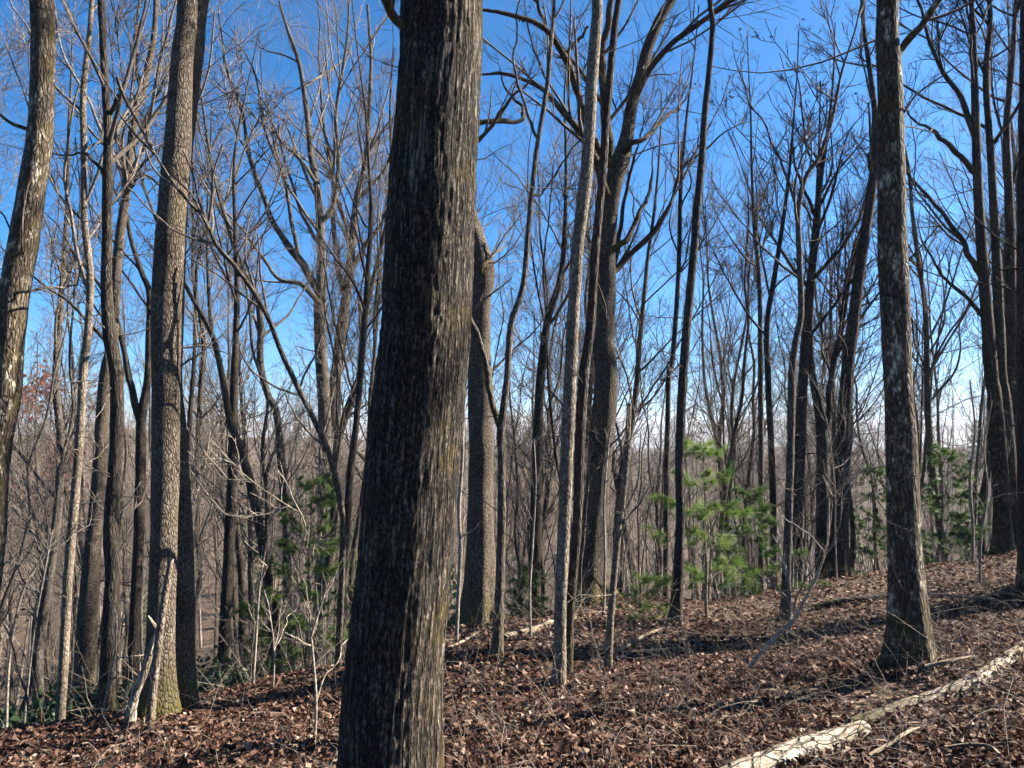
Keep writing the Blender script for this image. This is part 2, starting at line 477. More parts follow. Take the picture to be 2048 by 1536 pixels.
# ------------------------------------------------------------------ trees traced from the photograph
def trunk_surface(Q, sides, segs, seed, lump=.05, flare=.5, furrow=None):
    """Q (m,4) path with radius, base first"""
    if isinstance(segs, tuple):                       # (fine step, length of the fine part): the rest is coarser
        st, fine = segs
        D0 = catmull(Q, 400)
        s0 = np.r_[0, np.cumsum(np.linalg.norm(np.diff(D0[:, :3], axis=0), axis=1))]
        fine = min(fine, s0[-1] - .5)
        x = np.r_[np.arange(0, fine, st), np.arange(fine, s0[-1], max(.35, st)), s0[-1]]
        D = np.stack([np.interp(x, s0, D0[:, c]) for c in range(4)], axis=1)
    else:
        D = catmull(Q, segs)
    V, q, co = tubes(D[None, :, :3], D[None, :, 3], sides, seed)
    s = np.r_[0, np.cumsum(np.linalg.norm(np.diff(D[:, :3], axis=0), axis=1))]
    a = np.arange(sides) / sides
    A_, S_ = np.meshgrid(a, s)
    r = np.random.default_rng(seed)
    rad = D[:, 3][:, None]
    cell = np.maximum(D[0, 3] * 1.3, .05)
    m = lump * vnoise(A_ * 5, S_ / (cell * 2.2), 5, seed + 1) + lump * .5 * vnoise(A_ * 9, S_ / cell, 9, seed + 2)
    if flare:
        ph = r.uniform(0, 6.28)
        m = m + flare * np.exp(-S_ / (D[0, 3] * 2.3)) * (1.1 + .6 * np.cos(4 * A_ * 2 * np.pi + ph) + .25 * np.cos(7 * A_ * 2 * np.pi + ph * 2))
    d = rad * m
    if furrow:
        d = d + furrow(A_, S_, rad)
    Cn = np.repeat(D[:, None, :3], sides, 1).reshape(-1, 3)
    dirv = unit(V - Cn)
    V = V + dirv * d.reshape(-1, 1)
    return D, V, q, co

def traced(pts, Y):
    Y0, Y1 = Y if isinstance(Y, tuple) else (Y, Y)
    v0, v1 = pts[0][1], pts[-1][1]
    out = []
    for p in pts:
        u, v_, w = p[:3]
        f = (v_ - v0) / (v1 - v0) if v1 != v0 else 0
        y = Y0 + (Y1 - Y0) * f
        out.append(np.r_[pix(u, v_, y), pixw(w, v_, y) / 2])
    return np.array(out)

TREES = []
def hero(name, label, pts, Y, height, bk='grey', twig='twig', limbs=(), crown=(.45, 10, 3.5), detail=1.0, sides=14, seg=.12, lump=.06, flare=.45,
         group=None, cat='tree', furrow=None, leaves=0, rt=.005, seed=None, bend=.5, low=8):
    """pts bottom-up (u, v, width px); Y distance; height of the whole tree; crown = (start fraction, limbs, limb length m)"""
    seed = seed if seed is not None else 100 + len(TREES) * 7
    r = np.random.default_rng(seed)
    Q = traced(pts, Y)
    p0, p1 = Q[0], Q[1]
    gz = h1(p0[0], p0[1])
    if p0[2] > gz + .03:
        d = (p0[:3] - p1[:3]); d = d / max(abs(d[2]), 1e-3)
        dz = p0[2] - gz
        x, y = p0[0] + d[0] * dz * .6, p0[1] + d[1] * dz * .6
        Q = np.vstack([[x, y, h1(x, y) - .08, p0[3] * (1 + min(.25, .04 * dz))], Q])
    else:
        Q[0, 2] = gz - .08
    base = Q[0, :3].copy(); base[2] += .08
    vis = np.linalg.norm(np.diff(Q[:, :3], axis=0), axis=1).sum() + .3
    top = Q[-1]
    d = unit(Q[-1, :3] - Q[-2, :3])
    rest = base[2] + height - top[2]
    rows = [Q]
    if rest > .5:
        n = max(3, int(rest / 1.6)); p = top.copy()
        for i in range(n):
            d = unit(d * (1 - .25 * bend) + np.array([0, 0, .25 * bend]) + r.normal(size=3) * .05)
            p = p.copy(); p[:3] = p[:3] + d * rest / n
            p[3] = max(top[3] * (1 - (i + 1) / n) ** .8, .012)
            rows.append(p[None])
    Q = np.vstack(rows)
    L = np.linalg.norm(np.diff(Q[:, :3], axis=0), axis=1).sum()
    root = link(name, None, None, base)
    tag(root, label, cat, group)
    D, V, q, co = trunk_surface(Q, sides, (seg, vis), seed, lump, flare, furrow)
    bm = B[bk]
    link('trunk', mesh_np('trunk', V - base, [q], bm, {'bark_co': co}), root)
    # limbs seen in the photograph
    LP, LR = [], []
    for lb in limbs:
        lp, ly = lb if isinstance(lb, tuple) else (lb, Y if not isinstance(Y, tuple) else Y[1])
        T = catmull(traced(lp, ly), 14)
        j = np.argmin(np.linalg.norm(D[:, :3] - T[0, :3], axis=1))
        if np.linalg.norm(D[j, :3] - T[0, :3]) < 3 * D[j, 3] + .3:
            T[0, :3] = D[j, :3]
        T[:, :2] += np.cumsum(r.normal(size=(14, 2)) * .02 * np.linspace(0, 1, 14)[:, None], axis=0)
        T[:, 1] += np.linspace(0, 1, 14) ** 1.5 * r.uniform(-.8, .8)
        tl = np.linalg.norm(np.diff(T[:, :3], axis=0), axis=1).sum()
        if tl > .9:
            d = unit(T[-1, :3] - T[-4, :3]); p = T[-1].copy(); n_ = 7; ext = min(3.2, max(.8, .55 * tl))
            rows = [T]
            for i in range(n_):
                d = unit(d + r.normal(size=3) * .16 + np.array([0, 0, .07]))
                p = p.copy(); p[:3] += d * ext / n_; p[3] = T[-1, 3] + (.004 - T[-1, 3]) * (i + 1) / n_
                rows.append(p[None])
            T = catmull(np.vstack(rows), 22)
        kk = r.normal(size=(len(T), 3)) * (T[:, 3:4] * .16 + .003); kk[:2] = 0
        T[:, :3] += kk; T[1:, 3] *= 1 + r.normal(size=len(T) - 1) * .06
        T14 = catmull(T, 14)
        T = catmull(T, 34)
        LP.append(T14[:, :3]); LR.append(T14[:, 3])
        S = Soup(); S.tubes(T[None, :, :3], T[None, :, 3], 8, seed)
        link('limb', S.mesh('limb', bm if bk not in ('central',) else B['grey'], base), root)
    t0, nl, ll = crown
    S = Soup()
    P0 = catmull(D, 40)
    Pl, Rl = grow(r, P0[None, :, :3], P0[None, :, 3], nl, t0, .98, (25, 58), (ll / L * .6, ll / L * 1.15), 14, .09, .07, .5, .012 if cat == 'tree' else .0022, .55)
    if nl:
        S.tubes(Pl, Rl, 6, seed)
    if LP:
        Pl = np.concatenate([Pl, np.array(LP)]); Rl = np.concatenate([Rl, np.array(LR)])
    ends = []
    if len(Pl):
        for (p_, r_, s_) in crown_levels(r, Pl, Rl, 64, 270, 720, rt, detail):
            S.tubes(p_, r_, s_, seed); ends.append(p_[:, -1])
    if low:                                           # stray thin twigs along the bole
        Pe, Re = grow(r, P0[None, :, :3], P0[None, :, 3], low, .12, max(t0, .2), (45, 85), (.5 / L, 1.7 / L), 7, .2, .03, .12, .004, .2)
        S.tubes(Pe, Re, 4, seed)
        Pf, Rf = grow(r, Pe, Re, low * 4, .25, 1, (25, 60), (.2, .5), 4, .2, .02, .6, .003)
        S.tubes(Pf, Rf, 3, seed); ends.append(Pf[:, -1])
    if S.n:
        cr = link('crown', S.mesh('crown', B[twig], base), root)
    if leaves and ends:
        E = np.concatenate(ends)
        add_leaf_cloud(cr, 'dead_leaves', r, E[r.choice(len(E), leaves)] - base, .06 if cat != 'sapling' else .045, DEADLEAF, 3, .02, 3.2)
    TREES.append(root)
    return root

def add_leaf_cloud(root, name, r, C, size, mat, each=1, spread=.12, long=2.0):
    C = np.repeat(C, each, 0) + r.normal(size=(len(C) * each, 3)) * spread
    n = len(C)
    a = unit(r.normal(size=(n, 3)) + np.array([0, 0, -.3])); b = unit(np.cross(a, r.normal(size=(n, 3))))
    s = (size * r.uniform(.6, 1.4, n))[:, None]
    c_ = np.cross(a, b) * r.uniform(-.25, .25, (n, 1))
    V = np.stack([C, C + a * s * .42 + (b + c_) * s / long, C + a * s, C + a * s * .55 + (c_ - b) * s / long], 1).reshape(-1, 3)
    i4 = np.arange(n)[:, None] * 4
    q = np.concatenate([i4 + np.array([[0, 1, 2]]), i4 + np.array([[0, 2, 3]])])
    o = link(name, mesh_np(name, V, [q], mat, {'tint': np.repeat(r.random(n), 4)}, False), root)
    o['kind'] = 'stuff'
    return o

def furrows(A_, S_, rad):
    w = A_ + .018 * vnoise(A_ * 6, S_ / .5, 6, 901)
    n1 = 1 - np.abs(vnoise(w * 44, S_ / .30, 44, 902))
    n2 = 1 - np.abs(vnoise(w * 80, S_ / .14, 80, 903))
    n3 = vnoise(A_ * 150, S_ / .03, 150, 904)
    return .005 * (n1 - .6) + .005 * (n2 - .5) + .003 * n3

# the big dark trunk close to the camera
hero('oak_tree', 'big furrowed dark trunk close to the camera, sunlit only down one side',
     [(782, 1640, 214), (783, 1536, 205), (791, 1350, 192), (806, 1150, 182), (822, 950, 181), (840, 760, 181), (852, 640, 175), (858, 480, 174), (868, 330, 170), (878, 190, 166), (884, 0, 162)],
     3.0, 23, 'central', sides=180, seg=.014, lump=.03, flare=.03, furrow=furrows, crown=(.5, 10, 6), detail=.5, low=0, seed=5,
     limbs=[([(850, 105, 20), (812, 68, 20), (790, 42, 17), (768, 18, 14), (740, -4, 12), (690, -34, 9)], 3.0)])
# left side
hero('bare_tree', 'leaning mossy trunk at the far left edge, its foot out of the picture',
     [(-75, 1500, 62), (-40, 1250, 57), (-22, 1100, 54), (-7, 900, 52), (13, 790, 50), (21, 677, 51), (31, 573, 52), (49, 469, 52), (65, 365, 47), (78, 292, 46), (86, 151, 44), (83, 0, 43)],
     6.5, 21, 'mossy', sides=28, seg=.06, crown=(.48, 9, 5), detail=.5,
     limbs=[([(25, 590, 6), (55, 570, 5), (75, 553, 4), (68, 535, 2.5)], 6.2), ([(60, 260, 9), (30, 250, 7), (0, 232, 5), (-30, 200, 4)], 6.5)], low=5)
hero('bare_tree', 'thin pale grey stem between the leaning edge trunk and the dark pair',
     [(120, 1440, 18), (128, 1313, 18), (136, 1159, 18), (148, 1016, 17), (159, 878, 16), (166, 750, 16), (177, 651, 15), (180, 547, 14), (169, 443, 13), (168, 312, 12), (167, 182, 12), (182, 31, 9)],
     8.5, 13, 'pale', 'twigpale', crown=(.38, 12, 2.6), detail=.6, low=10)
hero('bare_tree', 'dark trunk with a bulge, crossing in front of a tan trunk',
     [(212, 1434, 35), (215, 1364, 32), (219, 1262, 30), (225, 1159, 27), (223, 1078, 31), (225, 1006, 28), (233, 878, 25), (233, 750, 25), (221, 677, 26), (213, 573, 21), (214, 469, 19), (215, 365, 19), (216, 260, 17), (211, 182, 15), (206, 78, 14), (202, 0, 14)],
     8.2, 14, 'dark', 'twig', sides=18, seg=.07, crown=(.42, 10, 3), detail=.7, low=10,
     limbs=[([(216, 232, 9), (240, 212, 8), (262, 200, 7), (281, 193, 5)], 8.2), ([(214, 360, 8), (180, 318, 7), (140, 290, 6), (100, 282, 4)], 8.2), ([(225, 700, 8), (190, 660, 7), (130, 600, 6), (80, 560, 4)], 8.6)])
hero('bare_tree', 'tan mossy trunk behind the bulging dark trunk, forking high up',
     [(172, 1290, 40), (179, 1185, 36), (184, 1108, 31), (197, 980, 28), (202, 878, 26), (210, 760, 24), (224, 690, 22), (231, 573, 20), (240, 469, 18), (250, 400, 17), (260, 312, 16), (271, 224, 15), (286, 177, 15), (307, 78, 11), (312, 0, 9)],
     14, 18, 'plated', 'twigpale', crown=(.55, 12, 4), detail=1.0, rt=.007,
     limbs=[([(283, 185, 9), (273, 130, 8), (268, 60, 7), (272, 0, 5)], 14), ([(262, 310, 8), (290, 240, 7), (315, 180, 6), (345, 120, 4)], 14.5), ([(252, 390, 7), (285, 350, 6), (320, 375, 4)], 13.5)])
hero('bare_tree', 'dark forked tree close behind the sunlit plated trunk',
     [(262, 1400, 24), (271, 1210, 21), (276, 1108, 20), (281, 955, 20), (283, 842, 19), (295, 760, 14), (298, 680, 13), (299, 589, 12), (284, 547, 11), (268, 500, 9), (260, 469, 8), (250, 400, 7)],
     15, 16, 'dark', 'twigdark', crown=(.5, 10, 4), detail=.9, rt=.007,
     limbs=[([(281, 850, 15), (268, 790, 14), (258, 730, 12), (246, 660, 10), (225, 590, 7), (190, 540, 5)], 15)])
hero('oak_tree', 'sunlit trunk of plated tan bark with a mossy foot, beside a broken snag',
     [(309, 1464, 66), (314, 1400, 56), (321, 1262, 51), (327, 1100, 51), (331, 950, 52), (331, 850, 53), (332, 750, 54), (333, 625, 57), (337, 521, 57), (344, 417, 55), (354, 312, 52), (359, 208, 47), (365, 104, 42), (375, 0, 38)],
     6.4, 22, 'plated', sides=40, seg=.04, lump=.04, flare=.6, crown=(.5, 9, 5), detail=.5, low=4)
hero('oak_tree', 'shaded dark trunk standing right behind the sunlit plated trunk',
     [(364, 1450, 56), (364, 1364, 49), (364, 1262, 48), (363, 1160, 48), (361, 1057, 47), (355, 955, 45), (349, 852, 43), (342, 760, 42), (347, 600, 41), (354, 417, 40), (363, 312, 40), (375, 208, 39), (388, 104, 38), (398, 0, 37)],
     6.92, 22, 'plated', sides=36, seg=.05, lump=.04, flare=.35, crown=(.5, 9, 5), detail=.5, low=0)
hero('bare_tree', 'thin stem leaning far over, crossing in front of the sunlit plated trunk',
     [(674, 1388, 14), (681, 1210, 13), (686, 1057, 12), (681, 1006, 12), (660, 914, 11), (629, 842, 11), (599, 781, 11), (562, 703, 10), (536, 635, 10), (500, 573, 9), (469, 531, 9), (432, 490, 8), (411, 437, 8), (375, 401, 7), (338, 354, 6), (307, 302, 4)],
     (8.6, 5.6), 5.4, 'grey', 'twig', crown=(.45, 14, 1.1), detail=.25, low=4, flare=.2, rt=.003)
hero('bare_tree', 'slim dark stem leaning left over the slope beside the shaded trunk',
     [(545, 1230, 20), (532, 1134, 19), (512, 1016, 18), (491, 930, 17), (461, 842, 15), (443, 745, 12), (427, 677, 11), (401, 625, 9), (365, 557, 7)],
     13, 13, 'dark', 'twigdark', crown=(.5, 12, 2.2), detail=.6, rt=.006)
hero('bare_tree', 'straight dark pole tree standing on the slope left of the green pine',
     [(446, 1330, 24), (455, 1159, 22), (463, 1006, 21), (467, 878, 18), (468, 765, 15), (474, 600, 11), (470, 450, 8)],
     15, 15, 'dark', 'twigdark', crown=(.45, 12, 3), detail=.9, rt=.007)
hero('bare_tree', 'sinuous grey tree bending left above the green pine on the slope',
     [(574, 1240, 18), (573, 1057, 17), (563, 929, 16), (553, 827, 15), (536, 790, 14), (521, 729, 14), (521, 651, 13), (513, 589, 12), (484, 536, 11), (458, 458, 9), (432, 365, 8), (417, 292, 6)],
     18, 18, 'grey', 'twig', crown=(.5, 14, 4), detail=1.1, rt=.008)
hero('oak_tree', 'tall spreading tree forking into many pale limbs left of the big trunk',
     [(632, 1370, 30), (642, 1185, 28), (648, 1057, 27), (650, 903, 26), (647, 780, 25), (641, 677, 24), (641, 599, 24), (643, 521, 17), (641, 453, 16), (633, 365, 14), (622, 312, 12), (615, 234, 11), (599, 130, 9), (573, 52, 6)],
     22, 24, 'grey', 'twigpale', crown=(.62, 9, 4.2), detail=1.1, rt=.005,
     limbs=[[(640, 590, 17), (599, 521, 15), (552, 453, 12), (521, 375, 10), (500, 312, 9), (490, 234, 7), (458, 146, 5), (453, 78, 4)],
            [(642, 450, 12), (667, 411, 11), (677, 323, 9), (672, 230, 8), (690, 120, 6), (700, 20, 4)],
            ([(641, 610, 12), (605, 570, 10), (560, 560, 8), (520, 500, 6), (470, 440, 4)], 21),
            ([(600, 525, 9), (585, 450, 8), (575, 370, 7), (540, 280, 6), (530, 180, 4)], 22.5),
            ([(632, 365, 8), (600, 320, 7), (560, 280, 6), (540, 230, 4)], 21)])
hero('oak_tree', 'pale twin tree rising beside the spreading tree, half hidden by the big trunk',
     [(650, 1330, 26), (658, 1100, 25), (664, 903, 24), (668, 781, 22), (675, 729, 22), (684, 651, 21), (699, 547, 18), (707, 458, 15), (715, 391, 13), (731, 323, 11), (738, 224, 9), (742, 120, 7), (735, 10, 5)],
     24, 24, 'grey', 'twigpale', crown=(.6, 9, 4.2), detail=1.1, rt=.005,
     limbs=[[(690, 600, 13), (675, 520, 12), (668, 440, 10), (672, 360, 8), (655, 260, 6), (650, 150, 4)], [(702, 540, 12), (740, 480, 10), (770, 440, 8), (800, 380, 6)],
            ([(712, 400, 9), (745, 370, 8), (775, 330, 6), (800, 250, 4)], 25)])
hero('bare_tree', 'slender dark stem just left of the big trunk',
     [(690, 1130, 16), (700, 950, 14), (712, 850, 13), (725, 700, 12), (735, 560, 11), (742, 420, 9), (738, 330, 6)],
     14, 13.5, 'dark', 'twigdark', crown=(.5, 12, 2.4), detail=.7, rt=.006)

# centre
hero('oak_tree', 'thick tan trunk with a swollen crook and mossy foot just right of the big trunk',
     [(957, 1268, 66), (961, 1210, 55), (963, 1057, 50), (962, 903, 48), (960, 750, 46), (960, 677, 43), (962, 600, 43), (965, 562, 48), (964, 530, 46), (957, 500, 40), (950, 470, 36), (938, 430, 33), (928, 380, 32), (922, 300, 30), (925, 200, 28), (930, 60, 25)],
     10.5, 20, 'plated', 'twigpale', sides=32, seg=.06, crown=(.5, 10, 4), detail=.8, flare=.6, lump=.1,
     limbs=[([(925, 255, 13), (963, 243, 12), (1000, 232, 11), (1035, 228, 10), (1051, 200, 8), (1036, 140, 6)], 10.4), ([(945, 290, 9), (985, 255, 8), (1012, 228, 7)], 10.1),
            ([(955, 540, 9), (975, 520, 7), (1000, 490, 5), (1020, 470, 3)], 10.2)])
hero('bare_tree', 'forked brown sapling trunk in front of the thick tan trunk',
     [(993, 1324, 24), (998, 1210, 20), (1003, 1057, 17), (1003, 903, 16), (1002, 862, 17), (1014, 755, 13), (1022, 651, 13), (1046, 573, 12), (1056, 469, 11), (1067, 354, 10), (1077, 276, 10), (1093, 182, 9), (1103, 78, 8), (1108, 0, 7)],
     7.3, 11, 'grey', 'twig', sides=16, seg=.07, crown=(.55, 9, 2.2), detail=.4, low=8, rt=.0035,
     limbs=[([(1002, 866, 12), (990, 820, 12), (978, 776, 12), (957, 703, 11), (942, 651, 10), (925, 600, 9)], 7.3), ([(1074, 285, 6), (1056, 224, 6), (1035, 135, 5), (1030, 60, 4)], 7.3), ([(1075, 400, 5), (1110, 350, 4), (1160, 285, 3)], 7.4)])
hero('bare_tree', 'pale straight trunk in front of the spreading oak, paired with a dark stem',
     [(1117, 1386, 28), (1120, 1300, 25), (1121, 1210, 24), (1128, 1057, 25), (1134, 903, 25), (1141, 755, 26), (1147, 625, 25), (1155, 495, 25), (1171, 365, 25), (1179, 260, 24), (1184, 156, 24), (1192, 52, 23), (1194, 0, 22)],
     6.3, 15, 'pale', 'twigpale', sides=20, seg=.06, crown=(.5, 9, 3), detail=.4, low=5)
hero('bare_tree', 'dark slim trunk growing close against the pale straight trunk',
     [(1134, 1386, 20), (1141, 1210, 18), (1154, 1057, 19), (1159, 903, 20), (1167, 755, 20), (1181, 651, 19), (1189, 521, 18), (1196, 443, 17), (1206, 340, 16), (1212, 240, 16), (1220, 156, 15), (1228, 68, 14), (1238, 0, 13)],
     6.55, 13, 'dark', 'twigdark', sides=18, seg=.07, crown=(.5, 9, 3), detail=.4, low=3)
hero('oak_tree', 'great oak with wide spreading limbs behind the pale straight trunk',
     [(1188, 1216, 66), (1186, 1160, 50), (1188, 1057, 47), (1197, 955, 47), (1205, 852, 48), (1213, 760, 47), (1206, 677, 44), (1210, 599, 42), (1210, 521, 41), (1216, 443, 37), (1228, 365, 36), (1241, 323, 36), (1254, 271, 27), (1265, 208, 25), (1283, 146, 23), (1296, 94, 22), (1322, 36, 20), (1343, 0, 18)],
     12.5, 18, 'oak', 'twig', sides=32, seg=.06, flare=.6, crown=(.62, 9, 4), detail=1.6, rt=.005, leaves=40, bend=.2,
     limbs=[([(1232, 350, 24), (1215, 290, 20), (1204, 224, 18), (1200, 130, 16), (1210, 52, 14), (1214, -30, 12)], 12.8),
            ([(1215, 400, 18), (1185, 300, 16), (1150, 240, 14), (1119, 198, 12), (1082, 161, 11), (1035, 135, 9), (1000, 120, 7), (950, 122, 5)], (12.4, 11)),
            ([(1208, 330, 16), (1165, 225, 15), (1150, 167, 14), (1129, 120, 13), (1103, 83, 12), (1056, 57, 10), (1015, 49, 8), (950, 44, 6)], (12.4, 11)),
            ([(1268, 205, 12), (1300, 135, 12), (1352, 89, 11), (1425, 42, 10), (1498, 5, 8), (1560, -30, 5)], (12.5, 11)),
            ([(1222, 500, 14), (1254, 479, 12), (1275, 432, 10), (1306, 370, 7), (1315, 310, 4)], 12.3),
            ([(1212, 560, 13), (1260, 510, 12), (1300, 470, 11), (1322, 443, 10), (1348, 396, 8), (1370, 330, 6), (1420, 290, 4)], 12.9),
            ([(1250, 290, 12), (1290, 270, 10), (1330, 225, 8), (1365, 180, 6)], 12),
            ([(1205, 640, 12), (1225, 560, 11), (1235, 480, 9), (1240, 400, 7)], 13.2),
            ([(1126, 116, 8), (1150, 90, 7), (1180, 60, 5)], 12), ([(1103, 83, 8), (1080, 40, 7), (1040, 10, 5)], 12)])
hero('dead_snag', 'broken pale pole with a snapped top leaning beside the great oak',
     [(1214, 1349, 18), (1223, 1210, 14), (1238, 1057, 12), (1251, 955, 11), (1259, 806, 9)], 7.2, 2.4, 'pale', 'twigpale', crown=(.35, 6, 1.0), detail=.12, low=3, cat='dead tree', rt=.003)
hero('bare_tree', 'dark upright trunk with a lit foot, left of the bright green pine',
     [(1348, 1264, 30), (1352, 1220, 25), (1356, 1160, 20), (1361, 1057, 18), (1359, 955, 18), (1361, 852, 18), (1366, 755, 18), (1376, 625, 17), (1386, 521, 16), (1394, 417, 15), (1404, 312, 14), (1409, 234, 13), (1422, 104, 11), (1425, 42, 11), (1420, 0, 10)],
     9.5, 13, 'dark', 'twigdark', sides=16, seg=.07, crown=(.55, 12, 2.4), detail=.6, low=8, leaves=10)
hero('bare_tree', 'very thin straight pole just left of the dark lit-footed trunk',
     [(1331, 1200, 11), (1333, 955, 10), (1338, 750, 10), (1344, 730, 10), (1357, 547, 9), (1362, 365, 8), (1373, 234, 5)],
     14, 11.5, 'dark', 'twigdark', crown=(.5, 12, 1.8), detail=.5, rt=.006)
hero('bare_tree', 'slender grey stems rising just right of the forked sapling',
     [(1070, 1180, 24), (1072, 1000, 22), (1076, 850, 20), (1083, 740, 18), (1095, 640, 15), (1120, 560, 12), (1130, 450, 9)],
     17, 15, 'dark', 'twig', crown=(.5, 14, 3.5), detail=1.1, rt=.007)

# right side
hero('bare_tree', 'mossy lichened trunk standing alone at the right beside the fallen log',
     [(1823, 1354, 82), (1822, 1310, 72), (1820, 1262, 69), (1814, 1160, 64), (1808, 1057, 60), (1803, 903, 58), (1797, 781, 54), (1791, 625, 54), (1784, 469, 53), (1783, 312, 50), (1780, 156, 46), (1776, 0, 40)],
     5.2, 19, 'mossy', sides=40, seg=.04, lump=.05, flare=.5, crown=(.4, 9, 4.5), detail=.5, low=3,
     limbs=[([(1790, 130, 15), (1805, 94, 14), (1836, 47, 13), (1857, 0, 11), (1885, -60, 9)], 5.3)])
hero('bare_tree', 'dark leaning trunk with a broken stub, left of the mossy lichened trunk',
     [(1673, 1162, 40), (1678, 1080, 34), (1681, 1006, 32), (1689, 852, 28), (1694, 755, 25), (1706, 651, 23), (1722, 521, 21), (1738, 417, 19), (1748, 339, 17), (1751, 260, 14), (1748, 208, 11), (1738, 130, 9), (1727, 52, 8), (1724, 0, 7)],
     14, 14, 'dark', 'twig', sides=18, seg=.08, crown=(.55, 10, 2.6), detail=1.0, rt=.006, leaves=25,
     limbs=[([(1744, 345, 8), (1732, 328, 6), (1718, 318, 4)], 13.9)])
hero('bare_tree', 'grey twin-topped tree with a visible foot behind the bent white sapling',
     [(1570, 1250, 22), (1573, 1150, 17), (1576, 1057, 16), (1581, 903, 15), (1584, 750, 15), (1592, 680, 13), (1602, 625, 12), (1599, 521, 11), (1597, 417, 10), (1612, 354, 9), (1640, 310, 8), (1665, 234, 7), (1683, 146, 5)],
     10.2, 9.5, 'grey', 'twig', sides=14, seg=.08, crown=(.55, 14, 1.6), detail=.8, rt=.004,
     limbs=[([(1598, 430, 6), (1575, 370, 5), (1545, 310, 4), (1515, 265, 4), (1490, 240, 3)], 10.2), ([(1600, 560, 6), (1560, 520, 5), (1520, 470, 4), (1480, 400, 3)], 10.4)])
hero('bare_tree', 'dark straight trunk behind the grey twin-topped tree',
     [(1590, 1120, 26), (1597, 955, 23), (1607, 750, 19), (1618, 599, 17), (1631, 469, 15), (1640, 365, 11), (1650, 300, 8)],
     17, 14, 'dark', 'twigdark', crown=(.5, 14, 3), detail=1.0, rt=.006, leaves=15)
hero('bare_tree', 'dark tree forking low between the two leaning trunks on the right',
     [(1645, 1130, 26), (1645, 1000, 24), (1645, 880, 22), (1633, 800, 16), (1625, 750, 14), (1620, 650, 12), (1628, 520, 9)],
     18, 13, 'dark', 'twigdark', crown=(.5, 14, 3), detail=1.0, rt=.006,
     limbs=[[(1646, 880, 14), (1656, 820, 13), (1661, 750, 12), (1672, 650, 10), (1680, 560, 8), (1700, 460, 5)]])
hero('bare_tree', 'slim dark pole right of the bright green pine',
     [(1546, 1110, 14), (1546, 1000, 13), (1543, 903, 13), (1536, 755, 12), (1534, 651, 11), (1550, 547, 10), (1566, 443, 8), (1579, 339, 6)],
     15, 11.5, 'dark', 'twigdark', crown=(.45, 14, 2.4), detail=.9, rt=.006, leaves=20)
hero('bare_tree', 'thin upright pole rising above the bright green pine',
     [(1522, 1110, 12), (1522, 900, 11), (1521, 755, 10), (1519, 573, 9), (1508, 443, 7), (1503, 312, 5)],
     15.5, 12, 'grey', 'twig', crown=(.45, 14, 2.4), detail=.9, rt=.006, leaves=20)
hero('bare_tree', 'tall dark tree with sweeping limbs near the right edge',
     [(2006, 1112, 36), (2004, 1030, 31), (2001, 955, 29), (1990, 800, 26), (1983, 755, 25), (1973, 625, 22), (1958, 417, 18), (1952, 260, 16), (1949, 150, 13), (1945, 40, 10)],
     15, 17, 'dark', 'twigdark', sides=18, seg=.09, crown=(.55, 12, 4), detail=1.3, rt=.007,
     limbs=[[(1965, 560, 12), (1930, 500, 11), (1890, 440, 9), (1850, 400, 7), (1810, 350, 5)], [(1952, 350, 12), (1910, 310, 10), (1860, 280, 8), (1820, 270, 5)], [(1952, 285, 12), (1925, 190, 10), (1890, 130, 9), (1873, 52, 7), (1860, -40, 5)],
            [(1970, 640, 9), (1920, 590, 8), (1870, 560, 6), (1840, 520, 4)]])
hero('bare_tree', 'second dark trunk close beside the tall tree with sweeping limbs',
     [(2026, 1112, 28), (2022, 955, 25), (2010, 800, 22), (2003, 755, 21), (1998, 640, 19), (1993, 521, 17), (1982, 312, 14), (1972, 156, 12), (1980, 20, 9)],
     16, 18, 'dark', 'twigdark', sides=16, seg=.09, crown=(.5, 14, 4), detail=1.3, rt=.007)
hero('bare_tree', 'third dark trunk in the cluster at the right edge',
     [(2030, 1100, 26), (2028, 900, 24), (2024, 729, 22), (2021, 560, 20), (2019, 417, 17), (2013, 260, 13), (2025, 120, 10)],
     18, 19, 'dark', 'twigdark', crown=(.5, 14, 4.5), detail=1.2, rt=.007)
hero('bare_tree', 'near-black trunk cut by the right edge of the picture',
     [(2062, 1125, 42), (2056, 900, 38), (2054, 700, 37), (2054, 500, 36), (2056, 300, 34), (2058, 100, 31)],
     9.5, 16, 'dark', 'twigdark', sides=20, seg=.08, crown=(.45, 10, 4), detail=.6)
